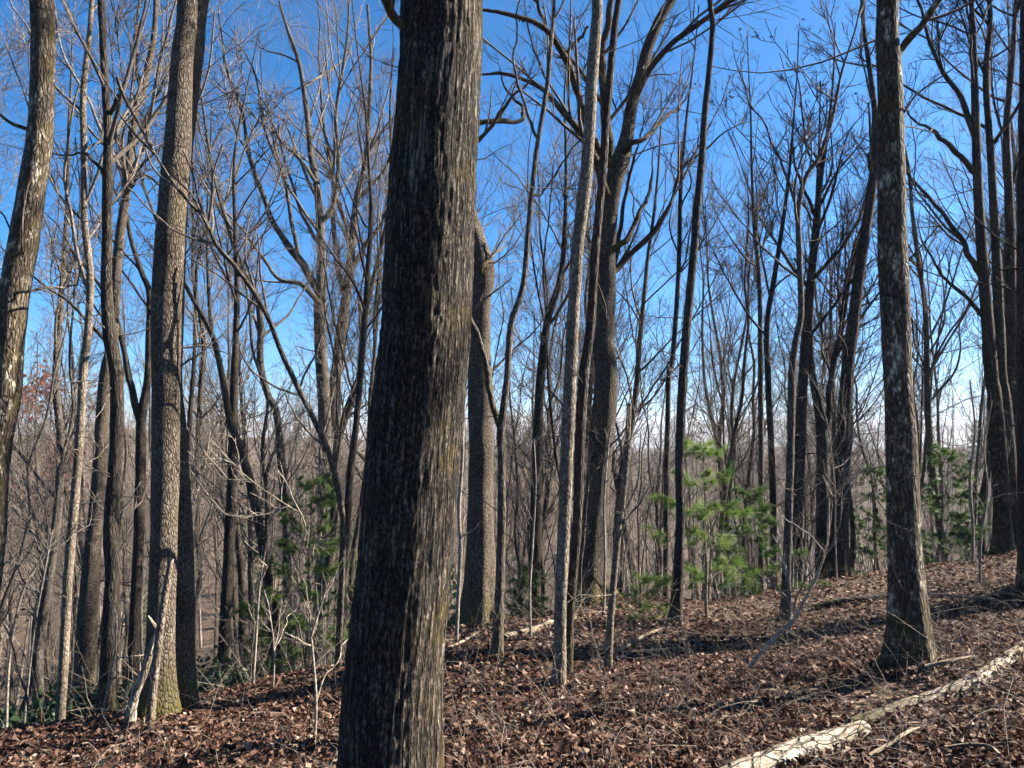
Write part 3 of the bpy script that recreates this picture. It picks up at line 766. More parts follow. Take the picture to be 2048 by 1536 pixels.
# unseen trees added on the sunny side to shade the floor and one trunk
TD = math.tan(R_(SUN_DELTA))
for (x, xt, yt, hgt, w, nm) in ((7.0, -3.0, 6.98, 24, .62, 0), (13, 0, .6, 20, .3, 1), (15, 4, 13.5, 22, .36, 3), (9.3, 2, 7.9, 7.8, .11, 4), (9.0, 2, 8.8, 7.5, .1, 5), (10.6, 3, 9.3, 8, .1, 7), (7.8, 4.5, 6.5, 6.5, .09, 9)):
    y = yt + (x - xt) * TD                            # its shadow runs towards (xt, yt)
    q0 = h1(x, y)
    # same builder, path given straight in metres through its equivalent pixels is not needed here
    r = np.random.default_rng(700 + nm)
    n = 12
    P = np.zeros((n, 4)); P[:, 2] = q0 - .08 + np.linspace(0, hgt, n)
    P[:, 0] = x + np.linspace(0, -.01 * hgt if nm == 0 else r.uniform(-.5, .5), n) ; P[:, 1] = y + (np.cumsum(r.normal(size=n) * .06) if nm else np.zeros(n))
    P[:, 3] = w / 2 * np.linspace(1.1, .15, n) ** .8
    root = link('bare_tree', None, None, (x, y, q0))
    tag(root, 'unseen bare tree added on the sunny side to cast shade into view', 'tree', 'unseen trees added for shade')
    D, V, q, co = trunk_surface(P, 16, 90, 700 + nm)
    link('trunk', mesh_np('trunk', V - np.array([x, y, q0]), [q], B['oak'], {'bark_co': co}), root)
    S = Soup()
    P0 = catmull(D, 40)
    Pl, Rl = grow(r, P0[None, :, :3], P0[None, :, 3], 14, (.62, .35, .35, .35, .2, .2, .2, .2, .25, .2)[nm], .98, (28, 62), ((.16, .3) if nm else (.1, .2)), 14, .13, .06, .55, .012, .5)
    S.tubes(Pl, Rl, 6, nm)
    for (p_, r_, s_) in crown_levels(r, Pl, Rl, 80, 220, 250, .007, .8):
        S.tubes(p_, r_, s_, nm)
    link('crown', S.mesh('crown', B['twig'], (x, y, q0)), root)

# ------------------------------------------------------------------ the woods behind: models of a kind, then copies
def generic(kind, seed):
    r = np.random.default_rng(seed)
    root = link('bare_tree' if kind == 'tree' else 'young_tree', None)
    n = 14
    hgt = {'tree': 18., 'pole': 12.}[kind]
    r0 = {'tree': .115, 'pole': .05}[kind] * r.uniform(.85, 1.15)
    P = np.zeros((n, 4)); P[:, 2] = np.linspace(-.15, hgt, n)
    P[:, 0] = np.cumsum(r.normal(size=n) * .1) + np.linspace(0, 1, n) * r.normal() * .8
    P[:, 1] = np.cumsum(r.normal(size=n) * .1) + np.linspace(0, 1, n) * r.normal() * .9
    P[:, :2] -= P[0, :2]
    P[:, 3] = np.maximum(r0 * np.linspace(1.0, .04, n) ** .75, .012)
    D, V, q, co = trunk_surface(P, 10, 60, seed, .07, .4)
    bk = ['grey', 'dark', 'oak', 'grey', 'plated'][seed % 5]
    link('trunk', mesh_np('trunk', V, [q], B[bk], {'bark_co': co}), root)
    S = Soup()
    P0 = catmull(D, 40)
    if kind == 'tree':
        Pl, Rl = grow(r, P0[None, :, :3], P0[None, :, 3], 17, .36, .97, (20, 48), (.17, .32), 14, .085, .07, .4, .012, .45)
        S.tubes(Pl, Rl, 6, seed)
        for (p_, r_, s_) in crown_levels(r, Pl, Rl, 110, 520, 1700, .0048, 1.0):
            S.tubes(p_, r_, s_, seed)
    else:
        Pl, Rl = grow(r, P0[None, :, :3], P0[None, :, 3], 22, .3, .97, (25, 60), (.08, .2), 8, .14, .06, .5, .008, .4)
        S.tubes(Pl, Rl, 4, seed)
        p2, r2 = grow(r, Pl, Rl, 130, .15, 1, (25, 60), (.3, .6), 4, .18, .05, .6, .006)
        p3, r3 = grow(r, p2, r2, 420, .1, 1, (25, 60), (.3, .7), 3, .18, .05, .6, .005)
        S.tubes(p2, r2, 3, seed); S.tubes(p3, r3, 3, seed)
    link('crown', S.mesh('crown', B[['twig', 'twigpale', 'twig', 'twigpale', 'twig'][seed % 5]]), root)
    return root

HGT = {'tree': 18., 'pole': 12.}
def top_v(u):
    return float(np.interp(u, [-400, 0, 330, 430, 540, 700, 950, 1100, 1250, 1420, 1600, 1720, 1800, 2048, 2400], [20, 0, 0, 170, 120, 60, 260, 200, 120, 380, 400, 300, 60, 0, 0]))
ZONES = [(-9e9, 300, 'on the wooded slope left of the plated trunk'), (300, 780, 'on the slope between plated and big dark trunks'), (780, 1180, 'in the woods between big dark trunk and great oak'),
         (1180, 1500, 'in the woods behind the bright green pine'), (1500, 1790, 'in the woods between green pine and mossy trunk'), (1790, 9e9, 'in the woods right of the mossy trunk')]
ORD = 'first second third fourth fifth sixth seventh eighth ninth tenth eleventh twelfth thirteenth fourteenth fifteenth sixteenth seventeenth eighteenth nineteenth twentieth'.split()
def scatter(kind, models, n, ylo, yhi, seed):
    r = np.random.default_rng(seed)
    used = [False] * len(models)
    placed = []
    near = {}
    tries = 0
    while len(placed) < n and tries < 8000:
        tries += 1
        u = r.uniform(-120, 2170)
        Y = ylo * (yhi / ylo) ** (r.random() ** .8)
        cr = float(np.interp(u, [0, 400, 900, 1300, 1700, 2048], [9, 10.5, 13, 14.5, 15.5, 16]))
        if Y < cr + 2.5:
            continue
        x = (u - 1024) / FPX * Y
        if any((x - a) ** 2 + (Y - b) ** 2 < (1.1 if kind == 'pole' else 2.2) ** 2 for a, b in placed):
            continue
        z = h1(x, Y)
        # height of the tops, read off the skyline of the photograph
        v = top_v(u) + r.normal() * 90 + (150 if kind == 'pole' else 0)
        ht = pix(u, v, Y)[2] - z
        lim = (11, 25) if kind == 'tree' else (5, 15)
        ht = float(np.clip(ht, *lim)) * r.uniform(.9, 1.05)
        i = int(r.integers(len(models)))
        o = models[i] if not used[i] else copy_tree(models[i])
        used[i] = True
        s = ht / HGT[kind]
        sx = s * r.uniform(.85, 1.2) if kind == 'tree' else s * r.uniform(.8, 1.3)
        o.location = (x, Y, z); o.scale = (sx, sx, s); o.rotation_euler = (r.normal() * .03, r.normal() * .03, r.uniform(0, 6.28))
        zn = next(t for a, b, t in ZONES if a <= u < b)
        far = Y > 32
        adj = {'tree': ('bare tree', 'distant bare tree'), 'pole': ('young tree', 'distant young tree')}[kind][far]
        tag(o, adj + ' ' + zn, 'tree', adj + 's ' + zn)
        if not far:
            near.setdefault((adj, zn), []).append((u, o))
        placed.append((x, Y))
    for (adj, zn), lst in near.items():              # name the nearer ones one by one, in the order one meets them
        lst.sort(key=lambda e: e[0])
        for j, (_, o) in enumerate(lst):
            o['label'] = ORD[j] + ' ' + adj + ' from left ' + zn if len(lst) > 1 else 'only near ' + adj + ' ' + zn
    for i, m in enumerate(models):
        if not used[i]:
            for c_ in list(m.children):
                bpy.data.objects.remove(c_)
            bpy.data.objects.remove(m)
    return placed
scatter('tree', [generic('tree', 300 + i) for i in range(8)], 105, 16, 80, 21)
scatter('pole', [generic('pole', 340 + i) for i in range(7)], 88, 11, 60, 22)

# distant hillside woods: one mass of far crowns
def distant_woods():
    r = np.random.default_rng(77)
    n = 900
    Y = 60 * (420 / 60) ** (r.random(n) ** .9)
    x = r.uniform(-.82, .82, n) * Y
    z = H(x, Y)
    ht = r.uniform(11, 18, n)
    k = 4
    base = np.stack([x, Y, z], 1)
    tr = base[:, None] + np.linspace(0, 1, k)[None, :, None] * np.stack([r.normal(size=n) * 1.2, r.normal(size=n) * 1.2, ht], 1)[:, None]
    trr = np.linspace(1, .15, k)[None] * r.uniform(.12, .2, n)[:, None]
    S = Soup(); S.tubes(tr, trr, 4, 1)
    Pl, Rl = grow(r, tr, trr, n * 7, .3, 1.0, (20, 55), (.2, .42), 4, .12, .07, .6, .03, .4)
    S.tubes(Pl, Rl, 3, 2)
    P2, R2 = grow(r, Pl, Rl, n * 13, .2, 1.0, (25, 60), (.3, .7), 3, .15, .05, .6, .016)
    S.tubes(P2, R2, 3, 3)
    o = link('distant_woods', S.mesh('distant_woods', B['far']))
    tag(o, 'mass of bare grey woods covering the far hillside', 'woods', kind='stuff')
distant_woods()

def leafy(name, label, u, v, Y, ht, mat, seed, n=260, size=.45, rad=.28):
    r = np.random.default_rng(seed)
    p = pix(u, v, Y); z = p[2]; g_ = h1(p[0], Y)
    ht = max(z - g_ + ht * .4, ht)
    root = link(name, None, None, (p[0], Y, g_)); tag(root, label, 'tree')
    P = np.zeros((8, 4)); P[:, 2] = np.linspace(0, ht, 8); P[:, 3] = np.linspace(.16, .03, 8)
    D, V, q, co = trunk_surface(P, 8, 20, seed)
    link('trunk', mesh_np('trunk', V, [q], B['dark'], {'bark_co': co}), root)
    S = Soup(); P0 = catmull(D, 30)
    Pl, Rl = grow(r, P0[None, :, :3], P0[None, :, 3], 16, .4, .98, (25, 60), (.2, .35), 8, .14, .06, .5, .02)
    P2, R2 = grow(r, Pl, Rl, 90, .2, 1, (25, 60), (.25, .5), 4, .15, .05, .6, .015)
    S.tubes(Pl, Rl, 5, seed); S.tubes(P2, R2, 3, seed)
    link('crown', S.mesh('crown', B['twig']), root)
    E = np.concatenate([P2[:, -1], P2[:, 2], Pl[:, -1]])
    add_leaf_cloud(root, 'leaves', r, E[r.choice(len(E), n)], size, mat, 4, .5, 2.4)
leafy('maple_tree', 'red-leaved tree far off on the hillside at the left', 100, 880, 70, 11, REDLEAF, 41, 420, .42)
leafy('oak_tree', 'rust-leaved tree far off on the hillside right of the plated trunks', 440, 880, 80, 11, RUSTLEAF, 42, 140, .35)
leafy('oak_tree', 'far tree with rusty leaves just left of the big dark trunk', 700, 905, 90, 11, RUSTLEAF, 43, 110, .35)

# ------------------------------------------------------------------ pines
def pine(name, label, u, v, Y, ht, rad, seed, mat=NEEDLE, start=.12, whorl=.32, tufts=9, needles=46, nl=.1, bare=0.0, nw=.0016, trunk_r=None, group=None, lean=0.0):
    r = np.random.default_rng(seed)
    p = pix(u, v, Y); gz = h1(p[0], Y)
    base = np.array([p[0], Y, gz])
    root = link(name, None, None, base); tag(root, label, 'pine', group)
    tr = trunk_r or ht * .009
    n = 12
    P = np.zeros((n, 4)); P[:, 2] = np.linspace(-.05, ht, n); P[:, 0] = np.cumsum(r.normal(size=n) * .012 * ht / 3) + lean * np.linspace(0, 1, n); P[:, 1] = np.cumsum(r.normal(size=n) * .012 * ht / 3)
    P[:, :2] -= P[0, :2]; P[:, 3] = tr * np.linspace(1.1, .2, n)
    D, V, q, co = trunk_surface(P, 8, 40, seed, .04, .2)
    link('trunk', mesh_np('trunk', V, [q], B['pale'], {'bark_co': co}), root)
    zs = np.arange(start * ht, ht * .97, whorl)
    BP, BR = [], []
    for z in zs:
        f = z / ht
        nb = r.integers(4, 7); a0 = r.uniform(0, 6.28)
        for j in range(nb):
            if r.random() < bare:
                continue
            ln = rad * (1.08 - f) ** .7 * r.uniform(.6, 1.12) + .06
            a = a0 + j * 6.28 / nb + r.normal() * .2
            el = np.radians(8 + 45 * f ** 2 + r.normal() * 6)
            d = np.array([math.cos(a) * math.cos(el), math.sin(a) * math.cos(el), math.sin(el)])
            c0 = np.array([np.interp(z, D[:, 2], D[:, 0]), np.interp(z, D[:, 2], D[:, 1]), z])
            t = np.linspace(0, 1, 6)[:, None]
            BP.append(c0 + d * ln * t + np.array([0, 0, 1]) * (.1 * ln * t ** 2) + r.normal(size=(6, 3)) * .01)
            BR.append(np.linspace(1, .35, 6) * max(tr * .25, .004))
    BP = np.array(BP); BR = np.array(BR)
    S = Soup(); S.tubes(BP, BR, 3, seed)
    P2, R2 = grow(r, BP, BR, len(BP) * tufts, .3, 1.0, (30, 60), (.14, .32), 4, .08, .06, .6, .002, .3)
    P2[:, :, 2] = P2[:, :1, 2] + (P2[:, :, 2] - P2[:, :1, 2]) * .3
    S.tubes(P2, R2, 3, seed)
    br = link('branches', S.mesh('branches', B['twig']), root)
    ax = np.concatenate([P2[:, [2, 3]], BP[:, [4, 5]]])
    m = len(ax)
    st = np.repeat(ax[:, 0], needles, 0); dv = np.repeat(unit(ax[:, 1] - ax[:, 0]), needles, 0); ln2 = np.repeat(ax[:, 1] - ax[:, 0], needles, 0)
    N = m * needles
    st = st + ln2 * r.uniform(-.6, 1.0, (N, 1))
    dn = unit(dv * r.uniform(.5, 1.4, (N, 1)) + r.normal(size=(N, 3)) * .42 + np.array([0, 0, .05]))
    side = unit(np.cross(dn, r.normal(size=(N, 3))))
    L = nl * r.uniform(.7, 1.2, (N, 1))
    tip = st + dn * L + np.array([0, 0, -.02]) * (L / .1)
    V = np.stack([st - side * nw, st + side * nw, tip], 1).reshape(-1, 3)
    tint = np.repeat(np.clip(np.repeat(r.uniform(.1, .9, m), needles) + r.normal(size=N) * .15, 0, 1), 3)
    o = link('needles', mesh_np('needles', V, [np.arange(N * 3).reshape(-1, 3)], mat, {'tint': tint}, False), br)
    o['kind'] = 'stuff'
    return root
pine('pine_sapling', 'bright green young pine in the sun right of the great oak', 1414, 1232, 10.5, 2.5, .95, 51, whorl=.42, tufts=9, needles=80, start=.2, bare=.12, nl=.15, nw=.0019)
pine('pine_sapling', 'bushy pine behind and right of the bright green young pine', 1505, 1190, 13, 1.7, .9, 52, NEEDLE_D, whorl=.3, tufts=9, needles=50, start=.05, nl=.13, nw=.004)
pine('pine_sapling', 'dark green pine seen just right of the mossy lichened trunk', 1888, 1120, 15.5, 2.5, 1.2, 53, NEEDLE_D, whorl=.3, tufts=8, needles=50, start=.05, nl=.14, nw=.005)
pine('pine_sapling', 'green pine on the slope below the spreading tree, left of the big trunk', 612, 1250, 13, 3.9, 1.15, 54, NEEDLE, whorl=.36, tufts=8, needles=54, start=.05, nl=.15, nw=.0048)
pine('pine_sapling', 'tiny pine seedling at the foot of the dark lit-footed trunk', 1288, 1242, 10, .55, .34, 55, whorl=.14, tufts=6, needles=34, start=.1, nl=.1)
pine('pine_sapling', 'slim pine partly hidden behind the dark leaning trunk at the right', 1745, 1130, 18, 3.2, 1.0, 56, NEEDLE_D, whorl=.32, tufts=7, needles=44, start=.05, nl=.15, nw=.0055)
pine('pine_sapling', 'small dark pine low on the slope right of the shaded trunk', 520, 1290, 14, 2.3, .95, 57, NEEDLE_D, whorl=.3, tufts=7, needles=44, start=.05, nl=.14, nw=.005)
pine('pine_sapling', 'small dark pine behind the forked sapling trunk', 1062, 1190, 17, 2.1, .8, 58, NEEDLE_D, whorl=.3, tufts=7, needles=40, start=.05, nl=.14, nw=.0055)
pine('pine_tree', 'far pine on the hillside above the green slope pine', 690, 900, 60, 14, 2.8, 59, NEEDLE_D, whorl=1.1, tufts=9, needles=30, start=.25, nl=.5, nw=.018, trunk_r=.16)
pine('pine_tree', 'far pine on the hillside between plated trunks and slope pine', 560, 900, 75, 14, 3.0, 60, NEEDLE_D, whorl=1.1, tufts=9, needles=30, start=.25, nl=.5, nw=.02, trunk_r=.16)
pine('pine_tree', 'far pine in the woods behind the thick tan trunk', 1040, 930, 70, 13, 2.8, 61, NEEDLE_D, whorl=1.1, tufts=9, needles=30, start=.25, nl=.5, nw=.02, trunk_r=.16)

def far_copies():
    r = np.random.default_rng(404)
    p0 = [o for o in bpy.data.objects if o.name.startswith('pine_tree') and o.parent is None]
    l0 = [o for o in bpy.data.objects if o.get('category') == 'tree' and 'rust' in str(o.get('label'))]
    for src, n, lab, grp in ((p0, 16, 'distant dark pine among the bare woods on the far hillside', 'pines on the far hillside'), (l0, 7, 'distant rust-coloured leafy tree on the far hillside', 'rusty trees on the far hillside')):
        for i in range(n):
            o = copy_tree(src[int(r.integers(len(src)))])
            Y = 75 * (260 / 75) ** r.random(); x = r.uniform(-.72, .72) * Y
            k = r.uniform(.7, 1.1)
            o.location = (x, Y, h1(x, Y)); o.scale = (k, k, k); o.rotation_euler = (0, 0, r.uniform(0, 6.28))
            o['label'] = lab; o['group'] = grp
far_copies()

def evergreen_shrub(label, u, Y, w, ht, seed):
    r = np.random.default_rng(seed)
    x = (u - 1024) / FPX * Y; gz = h1(x, Y)
    root = link('evergreen_shrub', None, None, (x, Y, gz)); tag(root, label, 'shrub')
    n = 26
    up = np.zeros((1, 4, 3)); up[0, :, 2] = np.linspace(-.1, .15, 4)
    P1, R1 = grow(r, up, np.full((1, 4), .02), n, .3, 1, (10, 75), (ht * 2.2, ht * 4.2), 8, .12, .05, .6, .007, 0)
    P1[:, :, :2] *= w / ht
    P2, R2 = grow(r, P1, R1, 150, .2, 1, (25, 60), (.25, .5), 4, .14, .05, .6, .004)
    S = Soup(); S.tubes(P1, R1, 4, seed); S.tubes(P2, R2, 3, seed)
    link('stems', S.mesh('stems', B['twig']), root)
    E = np.concatenate([P2[:, -1], P2[:, 2], P1[:, -1]])
    add_leaf_cloud(root, 'foliage', r, E, .1, EVERLEAF, 9, .1, 3.2)
evergreen_shrub('dark evergreen shrub at the lower left corner of the slope', 70, 10.5, .9, .9, 71)
evergreen_shrub('dark evergreen shrub low behind the bulging dark trunk', 235, 11.5, .8, .9, 72)
evergreen_shrub('dark evergreen shrub on the slope right of the shaded trunk', 440, 12.5, .8, .9, 73)

# ------------------------------------------------------------------ dead wood
def ground_at(u, v):
    ys = np.linspace(2.0, 30, 600)
    P = np.array([pix(u, v, y) for y in ys])
    below = P[:, 2] < H(P[:, 0], P[:, 1])
    return float(ys[np.argmax(below)]) if below.any() else 12.0
def log(name, label, pts, Y, cat, bk='log', sides=28, lump=.09, seed=1, lift=0.0, stubs=0, segs=70):
    r = np.random.default_rng(seed)
    Q = []
    for (u, v_, w) in pts:
        y = ground_at(u, v_ + w * .45)
        p = pix(u, v_, y); rr = pixw(w, v_, y) / 2
        Q.append([p[0], y, h1(p[0], y) + rr * (.6 if w > 20 else .75) + lift, rr])
    Q = np.array(Q)
    base = Q[0, :3].copy(); base[2] = h1(base[0], base[1])
    D, V, q, co = trunk_surface(Q, sides, segs, seed, lump, 0)
    root = link(name, None, None, base); tag(root, label, cat)
    link('trunk' if sides > 8 else 'stem', mesh_np('log', V - base, [q], B[bk], {'bark_co': co}), root)
    if sides > 8:                                     # splintered ends
        for end in (0, -1):
            ring = V[:sides] if end == 0 else V[-sides:]
            c_ = ring.mean(0); ax = unit(D[0, :3] - D[1, :3]) if end == 0 else unit(D[-1, :3] - D[-2, :3])
            inner = c_ + (ring - c_) * .6 + ax * r.uniform(-.02, .05, (sides, 1)) * D[0, 3] * 8
            cen = (c_ + ax * .01)[None]
            VV = np.vstack([ring, inner, cen])
            j = np.arange(sides); j2 = (j + 1) % sides
            qq = np.stack([j, j2, j2 + sides, j + sides], 1); tt = np.stack([j + sides, j2 + sides, np.full(sides, 2 * sides)], 1)
            link('broken_end', mesh_np('broken_end', VV - base, [qq, tt], B['dead'], {'bark_co': VV * 1.0}, False), root)
    if stubs:
        T = catmull(D, 20)
        Ps, Rs = grow(r, T[None, :, :3], T[None, :, 3], stubs, .1, .95, (30, 70), (.1, .3), 6, .12, .08, .45, .003, 0)
        S = Soup(); S.tubes(Ps, Rs, 5, seed)
        P2, R2 = grow(r, Ps, Rs, stubs * 4, .2, 1, (25, 60), (.3, .6), 4, .15, .04, .6, .002)
        S.tubes(P2, R2, 3, seed)
        link('side_branches', S.mesh('side_branches', B['twigpale'], base), root)
    return root
log('fallen_log', 'pale barkless fallen log at the bottom edge, nearest the camera', [(1330, 1625, 60), (1440, 1570, 56), (1563, 1516, 50), (1650, 1482, 45), (1726, 1462, 40)], (3.9, 4.45), 'log', seed=81)
log('fallen_log', 'pale fallen log running from beside the mossy lichened trunk foot to the right edge', [(1802, 1405, 34), (1860, 1388, 34), (1940, 1359, 33), (1995, 1325, 32), (2055, 1285, 32), (2130, 1240, 32)], (4.75, 6.0), 'log', seed=82, stubs=6, lift=-.03)
log('fallen_log', 'log lying between the two pale fallen logs, grey bark standing in for its shade', [(1700, 1450, 30), (1740, 1437, 32), (1775, 1425, 32), (1815, 1408, 30)], None, 'log', 'grey', seed=93, segs=30)  # darker grey bark paints in the shadow over this stretch of log
log('fallen_log', 'tan fallen log lying behind the forked brown sapling trunk', [(1000, 1276, 13), (1040, 1266, 14), (1075, 1257, 14), (1112, 1243, 14), (1150, 1236, 12)], (10.2, 10.8), 'log', 'dead', seed=83)
log('fallen_log', 'dark rotten log on the rise left of the mossy lichened trunk', [(1630, 1214, 12), (1670, 1206, 15), (1730, 1198, 15), (1790, 1188, 12)], (11, 12), 'log', 'dark', seed=84)
log('fallen_branch', 'long thin pale branch lying right of the mossy lichened trunk', [(1845, 1192, 4), (1900, 1196, 5), (1960, 1203, 5), (2016, 1211, 3)], (8.6, 8.2), 'branch', 'dead', 7, seed=85, lift=.03, stubs=3)
log('fallen_branch', 'thin pale branch on the leaves below the bright green pine', [(1290, 1284, 3), (1340, 1287, 4), (1390, 1291, 4), (1425, 1298, 3)], (8.4, 8.1), 'branch', 'dead', 7, seed=86, lift=.02, stubs=2)
log('fallen_branch', 'pale stick poking up beside the nearest fallen log', [(1738, 1540, 8), (1780, 1512, 8), (1815, 1490, 7), (1840, 1478, 5)], (3.9, 4.3), 'branch', 'dead', 8, seed=87, lift=.05, stubs=3)
log('fallen_branch', 'curved pale stick at the bottom right corner', [(1890, 1520, 6), (1940, 1519, 7), (1980, 1524, 7), (2000, 1536, 6)], (4.0, 3.9), 'branch', 'dead', 8, seed=88, lift=.05)
log('fallen_branch', 'crooked grey branch at the foot of the dark lit-footed trunk', [(1235, 1312, 6), (1262, 1296, 7), (1290, 1277, 7), (1330, 1262, 5)], (8.2, 9.2), 'branch', 'pale', 8, seed=89, lift=.04, stubs=3)
log('fallen_branch', 'thin branch lying left of the thick tan trunk foot', [(880, 1312, 5), (910, 1296, 6), (940, 1280, 5), (970, 1262, 4)], (9.3, 10.4), 'branch', 'dead', 7, seed=90, lift=.03)
log('fallen_branch', 'forked branch lying on the far side of the second fallen log', [(1850, 1352, 7), (1885, 1345, 8), (1920, 1340, 6), (1950, 1330, 4)], (5.2, 5.4), 'branch', 'dead', 8, seed=91, lift=.06, stubs=4)
log('fallen_branch', 'short crooked stick among the leaves by the slope edge', [(560, 1395, 4), (580, 1385, 5), (602, 1380, 4)], (7.6, 7.9), 'branch', 'dead', 7, seed=92, lift=.02)

hero('dead_snag', 'curved barkless dead stem leaning against the foot of the sunlit plated trunk',
     [(256, 1462, 22), (266, 1405, 18), (282, 1360, 16), (297, 1323, 15), (311, 1285, 13), (315, 1255, 10), (308, 1236, 8), (296, 1232, 4)], 6.1, .6, 'log', 'twigpale', crown=(.3, 0, .5), detail=.05, low=0, cat='dead tree', flare=.6, sides=14, seg=.03)
hero('dead_snag', 'broken grey pole with a splintered pale top beside the plated trunk',
     [(300, 1440, 17), (312, 1330, 16), (322, 1245, 15), (330, 1190, 14), (337, 1150, 13), (343, 1117, 9)], 6.05, .6, 'pale', 'twigpale', crown=(.3, 0, .5), detail=.05, low=0, cat='dead tree', flare=.2, sides=12, seg=.04)

# ------------------------------------------------------------------ saplings, traced
def sap(label, pts, Y, limbs=(), bk='sapling', detail=.06, low=0, n=6, ll=.5, seed=None, leaves=0):
    hero('sapling', label, pts, Y, .3, bk, 'sapling', limbs, (.4, n, ll), detail, 8, .06, .04, .15, None, 'sapling', None, leaves, .0022, seed, .5, low)
sap('bent white sapling arching up from the leaves left of the mossy lichened trunk', [(1500, 1335, 9), (1556, 1267, 8), (1587, 1241, 7), (1612, 1195, 6), (1633, 1154, 5), (1651, 1103, 4.5), (1658, 1052, 4), (1664, 1005, 3.5), (1656, 975, 3), (1645, 950, 2)], (6.4, 6.45),
    [[(1662, 1000, 4), (1668, 975, 3.5), (1660, 955, 3), (1680, 925, 2)], [(1650, 1105, 4), (1625, 1065, 3), (1600, 1040, 2)], [(1588, 1240, 5), (1580, 1180, 4), (1572, 1120, 3), (1562, 1080, 2)]])
sap('slender white sapling curving in front of the slope, left of the big trunk', [(627, 1560, 6), (630, 1470, 6), (632, 1390, 5.5), (624, 1290, 5), (619, 1240, 4.5), (640, 1195, 4), (660, 1160, 3), (690, 1130, 2)], 4.6,
    [[(619, 1245, 3.5), (623, 1190, 3), (615, 1140, 2.5), (640, 1090, 2)], [(633, 1400, 3), (655, 1340, 2.5), (680, 1290, 1.5)]])
sap('thin pale sapling at the slope edge right of the shaded trunk', [(507, 1360, 5), (512, 1280, 5), (517, 1200, 4.5), (522, 1150, 4), (530, 1100, 3), (540, 1060, 2)], 8.6, [[(521, 1160, 3), (545, 1120, 2.5), (560, 1095, 1.5)]], leaves=8)
sap('thin pale sapling with a few dead leaves beside the slope pine', [(545, 1405, 4), (548, 1330, 4), (545, 1260, 3.5), (535, 1200, 3), (528, 1180, 2)], 8.0, [[(547, 1300, 2.5), (570, 1250, 2), (590, 1235, 1.5)]], leaves=6)
sap('white sapling stem between the dark tree and the curved dead stem', [(197, 1450, 6), (215, 1380, 5), (228, 1320, 4.5), (238, 1260, 4), (232, 1225, 3), (220, 1200, 2)], 7.2, [[(228, 1315, 3), (262, 1330, 2.5), (285, 1345, 1.5)]])
sap('thin white stem in the brush at the lower left', [(45, 1472, 5), (55, 1380, 4.5), (70, 1250, 4), (92, 1130, 3.5), (105, 1060, 2.5)], 7.0, [[(65, 1270, 2.5), (95, 1200, 2), (110, 1150, 1.5)]], leaves=3)
sap('pale whippy sapling at the left edge behind the brush', [(12, 1470, 6), (18, 1330, 5), (35, 1220, 4.5), (60, 1150, 4), (95, 1110, 3), (125, 1060, 2)], 7.4)
sap('thin pale sapling left of the pale straight trunk', [(1062, 1290, 5), (1060, 1180, 4.5), (1066, 1080, 4), (1072, 960, 3), (1068, 880, 2)], 9.2, leaves=4)
sap('pale sapling stem just right of the great oak foot', [(1207, 1230, 6), (1210, 1120, 5.5), (1208, 1010, 5), (1214, 920, 4), (1222, 850, 3)], 11.0)
sap('white spindly sapling pair left of the mossy lichened trunk', [(1578, 1240, 6), (1580, 1190, 5), (1574, 1150, 4.5), (1566, 1110, 4), (1545, 1070, 2.5)], 8.6, [[(1579, 1200, 4), (1560, 1180, 3), (1535, 1160, 2)]])
sap('thin crooked sapling right of the mossy lichened trunk', [(1945, 1150, 6), (1946, 1060, 5.5), (1940, 960, 5), (1950, 860, 4), (1940, 760, 3)], 12.5)
sap('slender sapling near the right edge before the tall dark trees', [(1960, 1190, 5), (1962, 1080, 4.5), (1975, 980, 4), (1968, 890, 3), (1985, 800, 2)], 10.5)
sap('pale thin stem rising between the big trunk and the thick tan trunk', [(912, 1300, 8), (916, 1200, 8), (921, 1100, 8), (918, 1020, 7.5), (924, 930, 7), (926, 850, 6), (930, 780, 5)], 9.0)

# loose young stems on the slope: copies of a few models
def sapling_model(seed):
    r = np.random.default_rng(seed)
    root = link('sapling', None)
    n = 9
    P = np.zeros((n, 4)); P[:, 2] = np.linspace(-.05, 2.6, n)
    P[:, 0] = np.cumsum(r.normal(size=n) * .05) * np.linspace(0, 1.6, n); P[:, 1] = np.cumsum(r.normal(size=n) * .05) * np.linspace(0, 1.6, n)
    P[:, 3] = np.linspace(.013, .003, n)
    D, V, q, co = trunk_surface(P, 6, 26, seed, .04, .2)
    link('stem', mesh_np('stem', V, [q], B['sapling' if seed % 2 else 'grey'], {'bark_co': co}), root)
    S = Soup()
    Pl, Rl = grow(r, D[None, :, :3], D[None, :, 3], 12, .25, .98, (30, 65), (.12, .32), 7, .16, .08, .6, .003, .4)
    P2, R2 = grow(r, Pl, Rl, 50, .2, 1, (25, 60), (.3, .6), 4, .18, .05, .6, .0025)
    S.tubes(Pl, Rl, 4, seed); S.tubes(P2, R2, 3, seed)
    link('crown', S.mesh('crown', B['twigpale' if seed % 2 else 'twig']), root)
    return root
def scatter_saplings():
    r = np.random.default_rng(31)
    models = [sapling_model(500 + i) for i in range(6)]
    k = 0
    while k < 70:
        u = r.uniform(-60, 2110); Y = r.uniform(6.5, 20)
        cr = float(np.interp(u, [0, 400, 900, 1300, 1700, 2048], [5.8, 8, 10.5, 11.5, 12.5, 12.5]))
        if Y < cr:
            continue
        x = (u - 1024) / FPX * Y
        o = models[k] if k < len(models) else copy_tree(models[int(r.integers(len(models)))])
        s = r.uniform(.6, 1.5)
        o.location = (x, Y, h1(x, Y)); o.scale = (s, s, s * r.uniform(.8, 1.2)); o.rotation_euler = (r.normal() * .1, r.normal() * .1, r.uniform(0, 6.28))
        zn = next(t for a, b, t in ZONES if a <= u < b)
        tag(o, 'thin whippy sapling ' + zn, 'sapling', 'saplings ' + zn)
        k += 1
scatter_saplings()

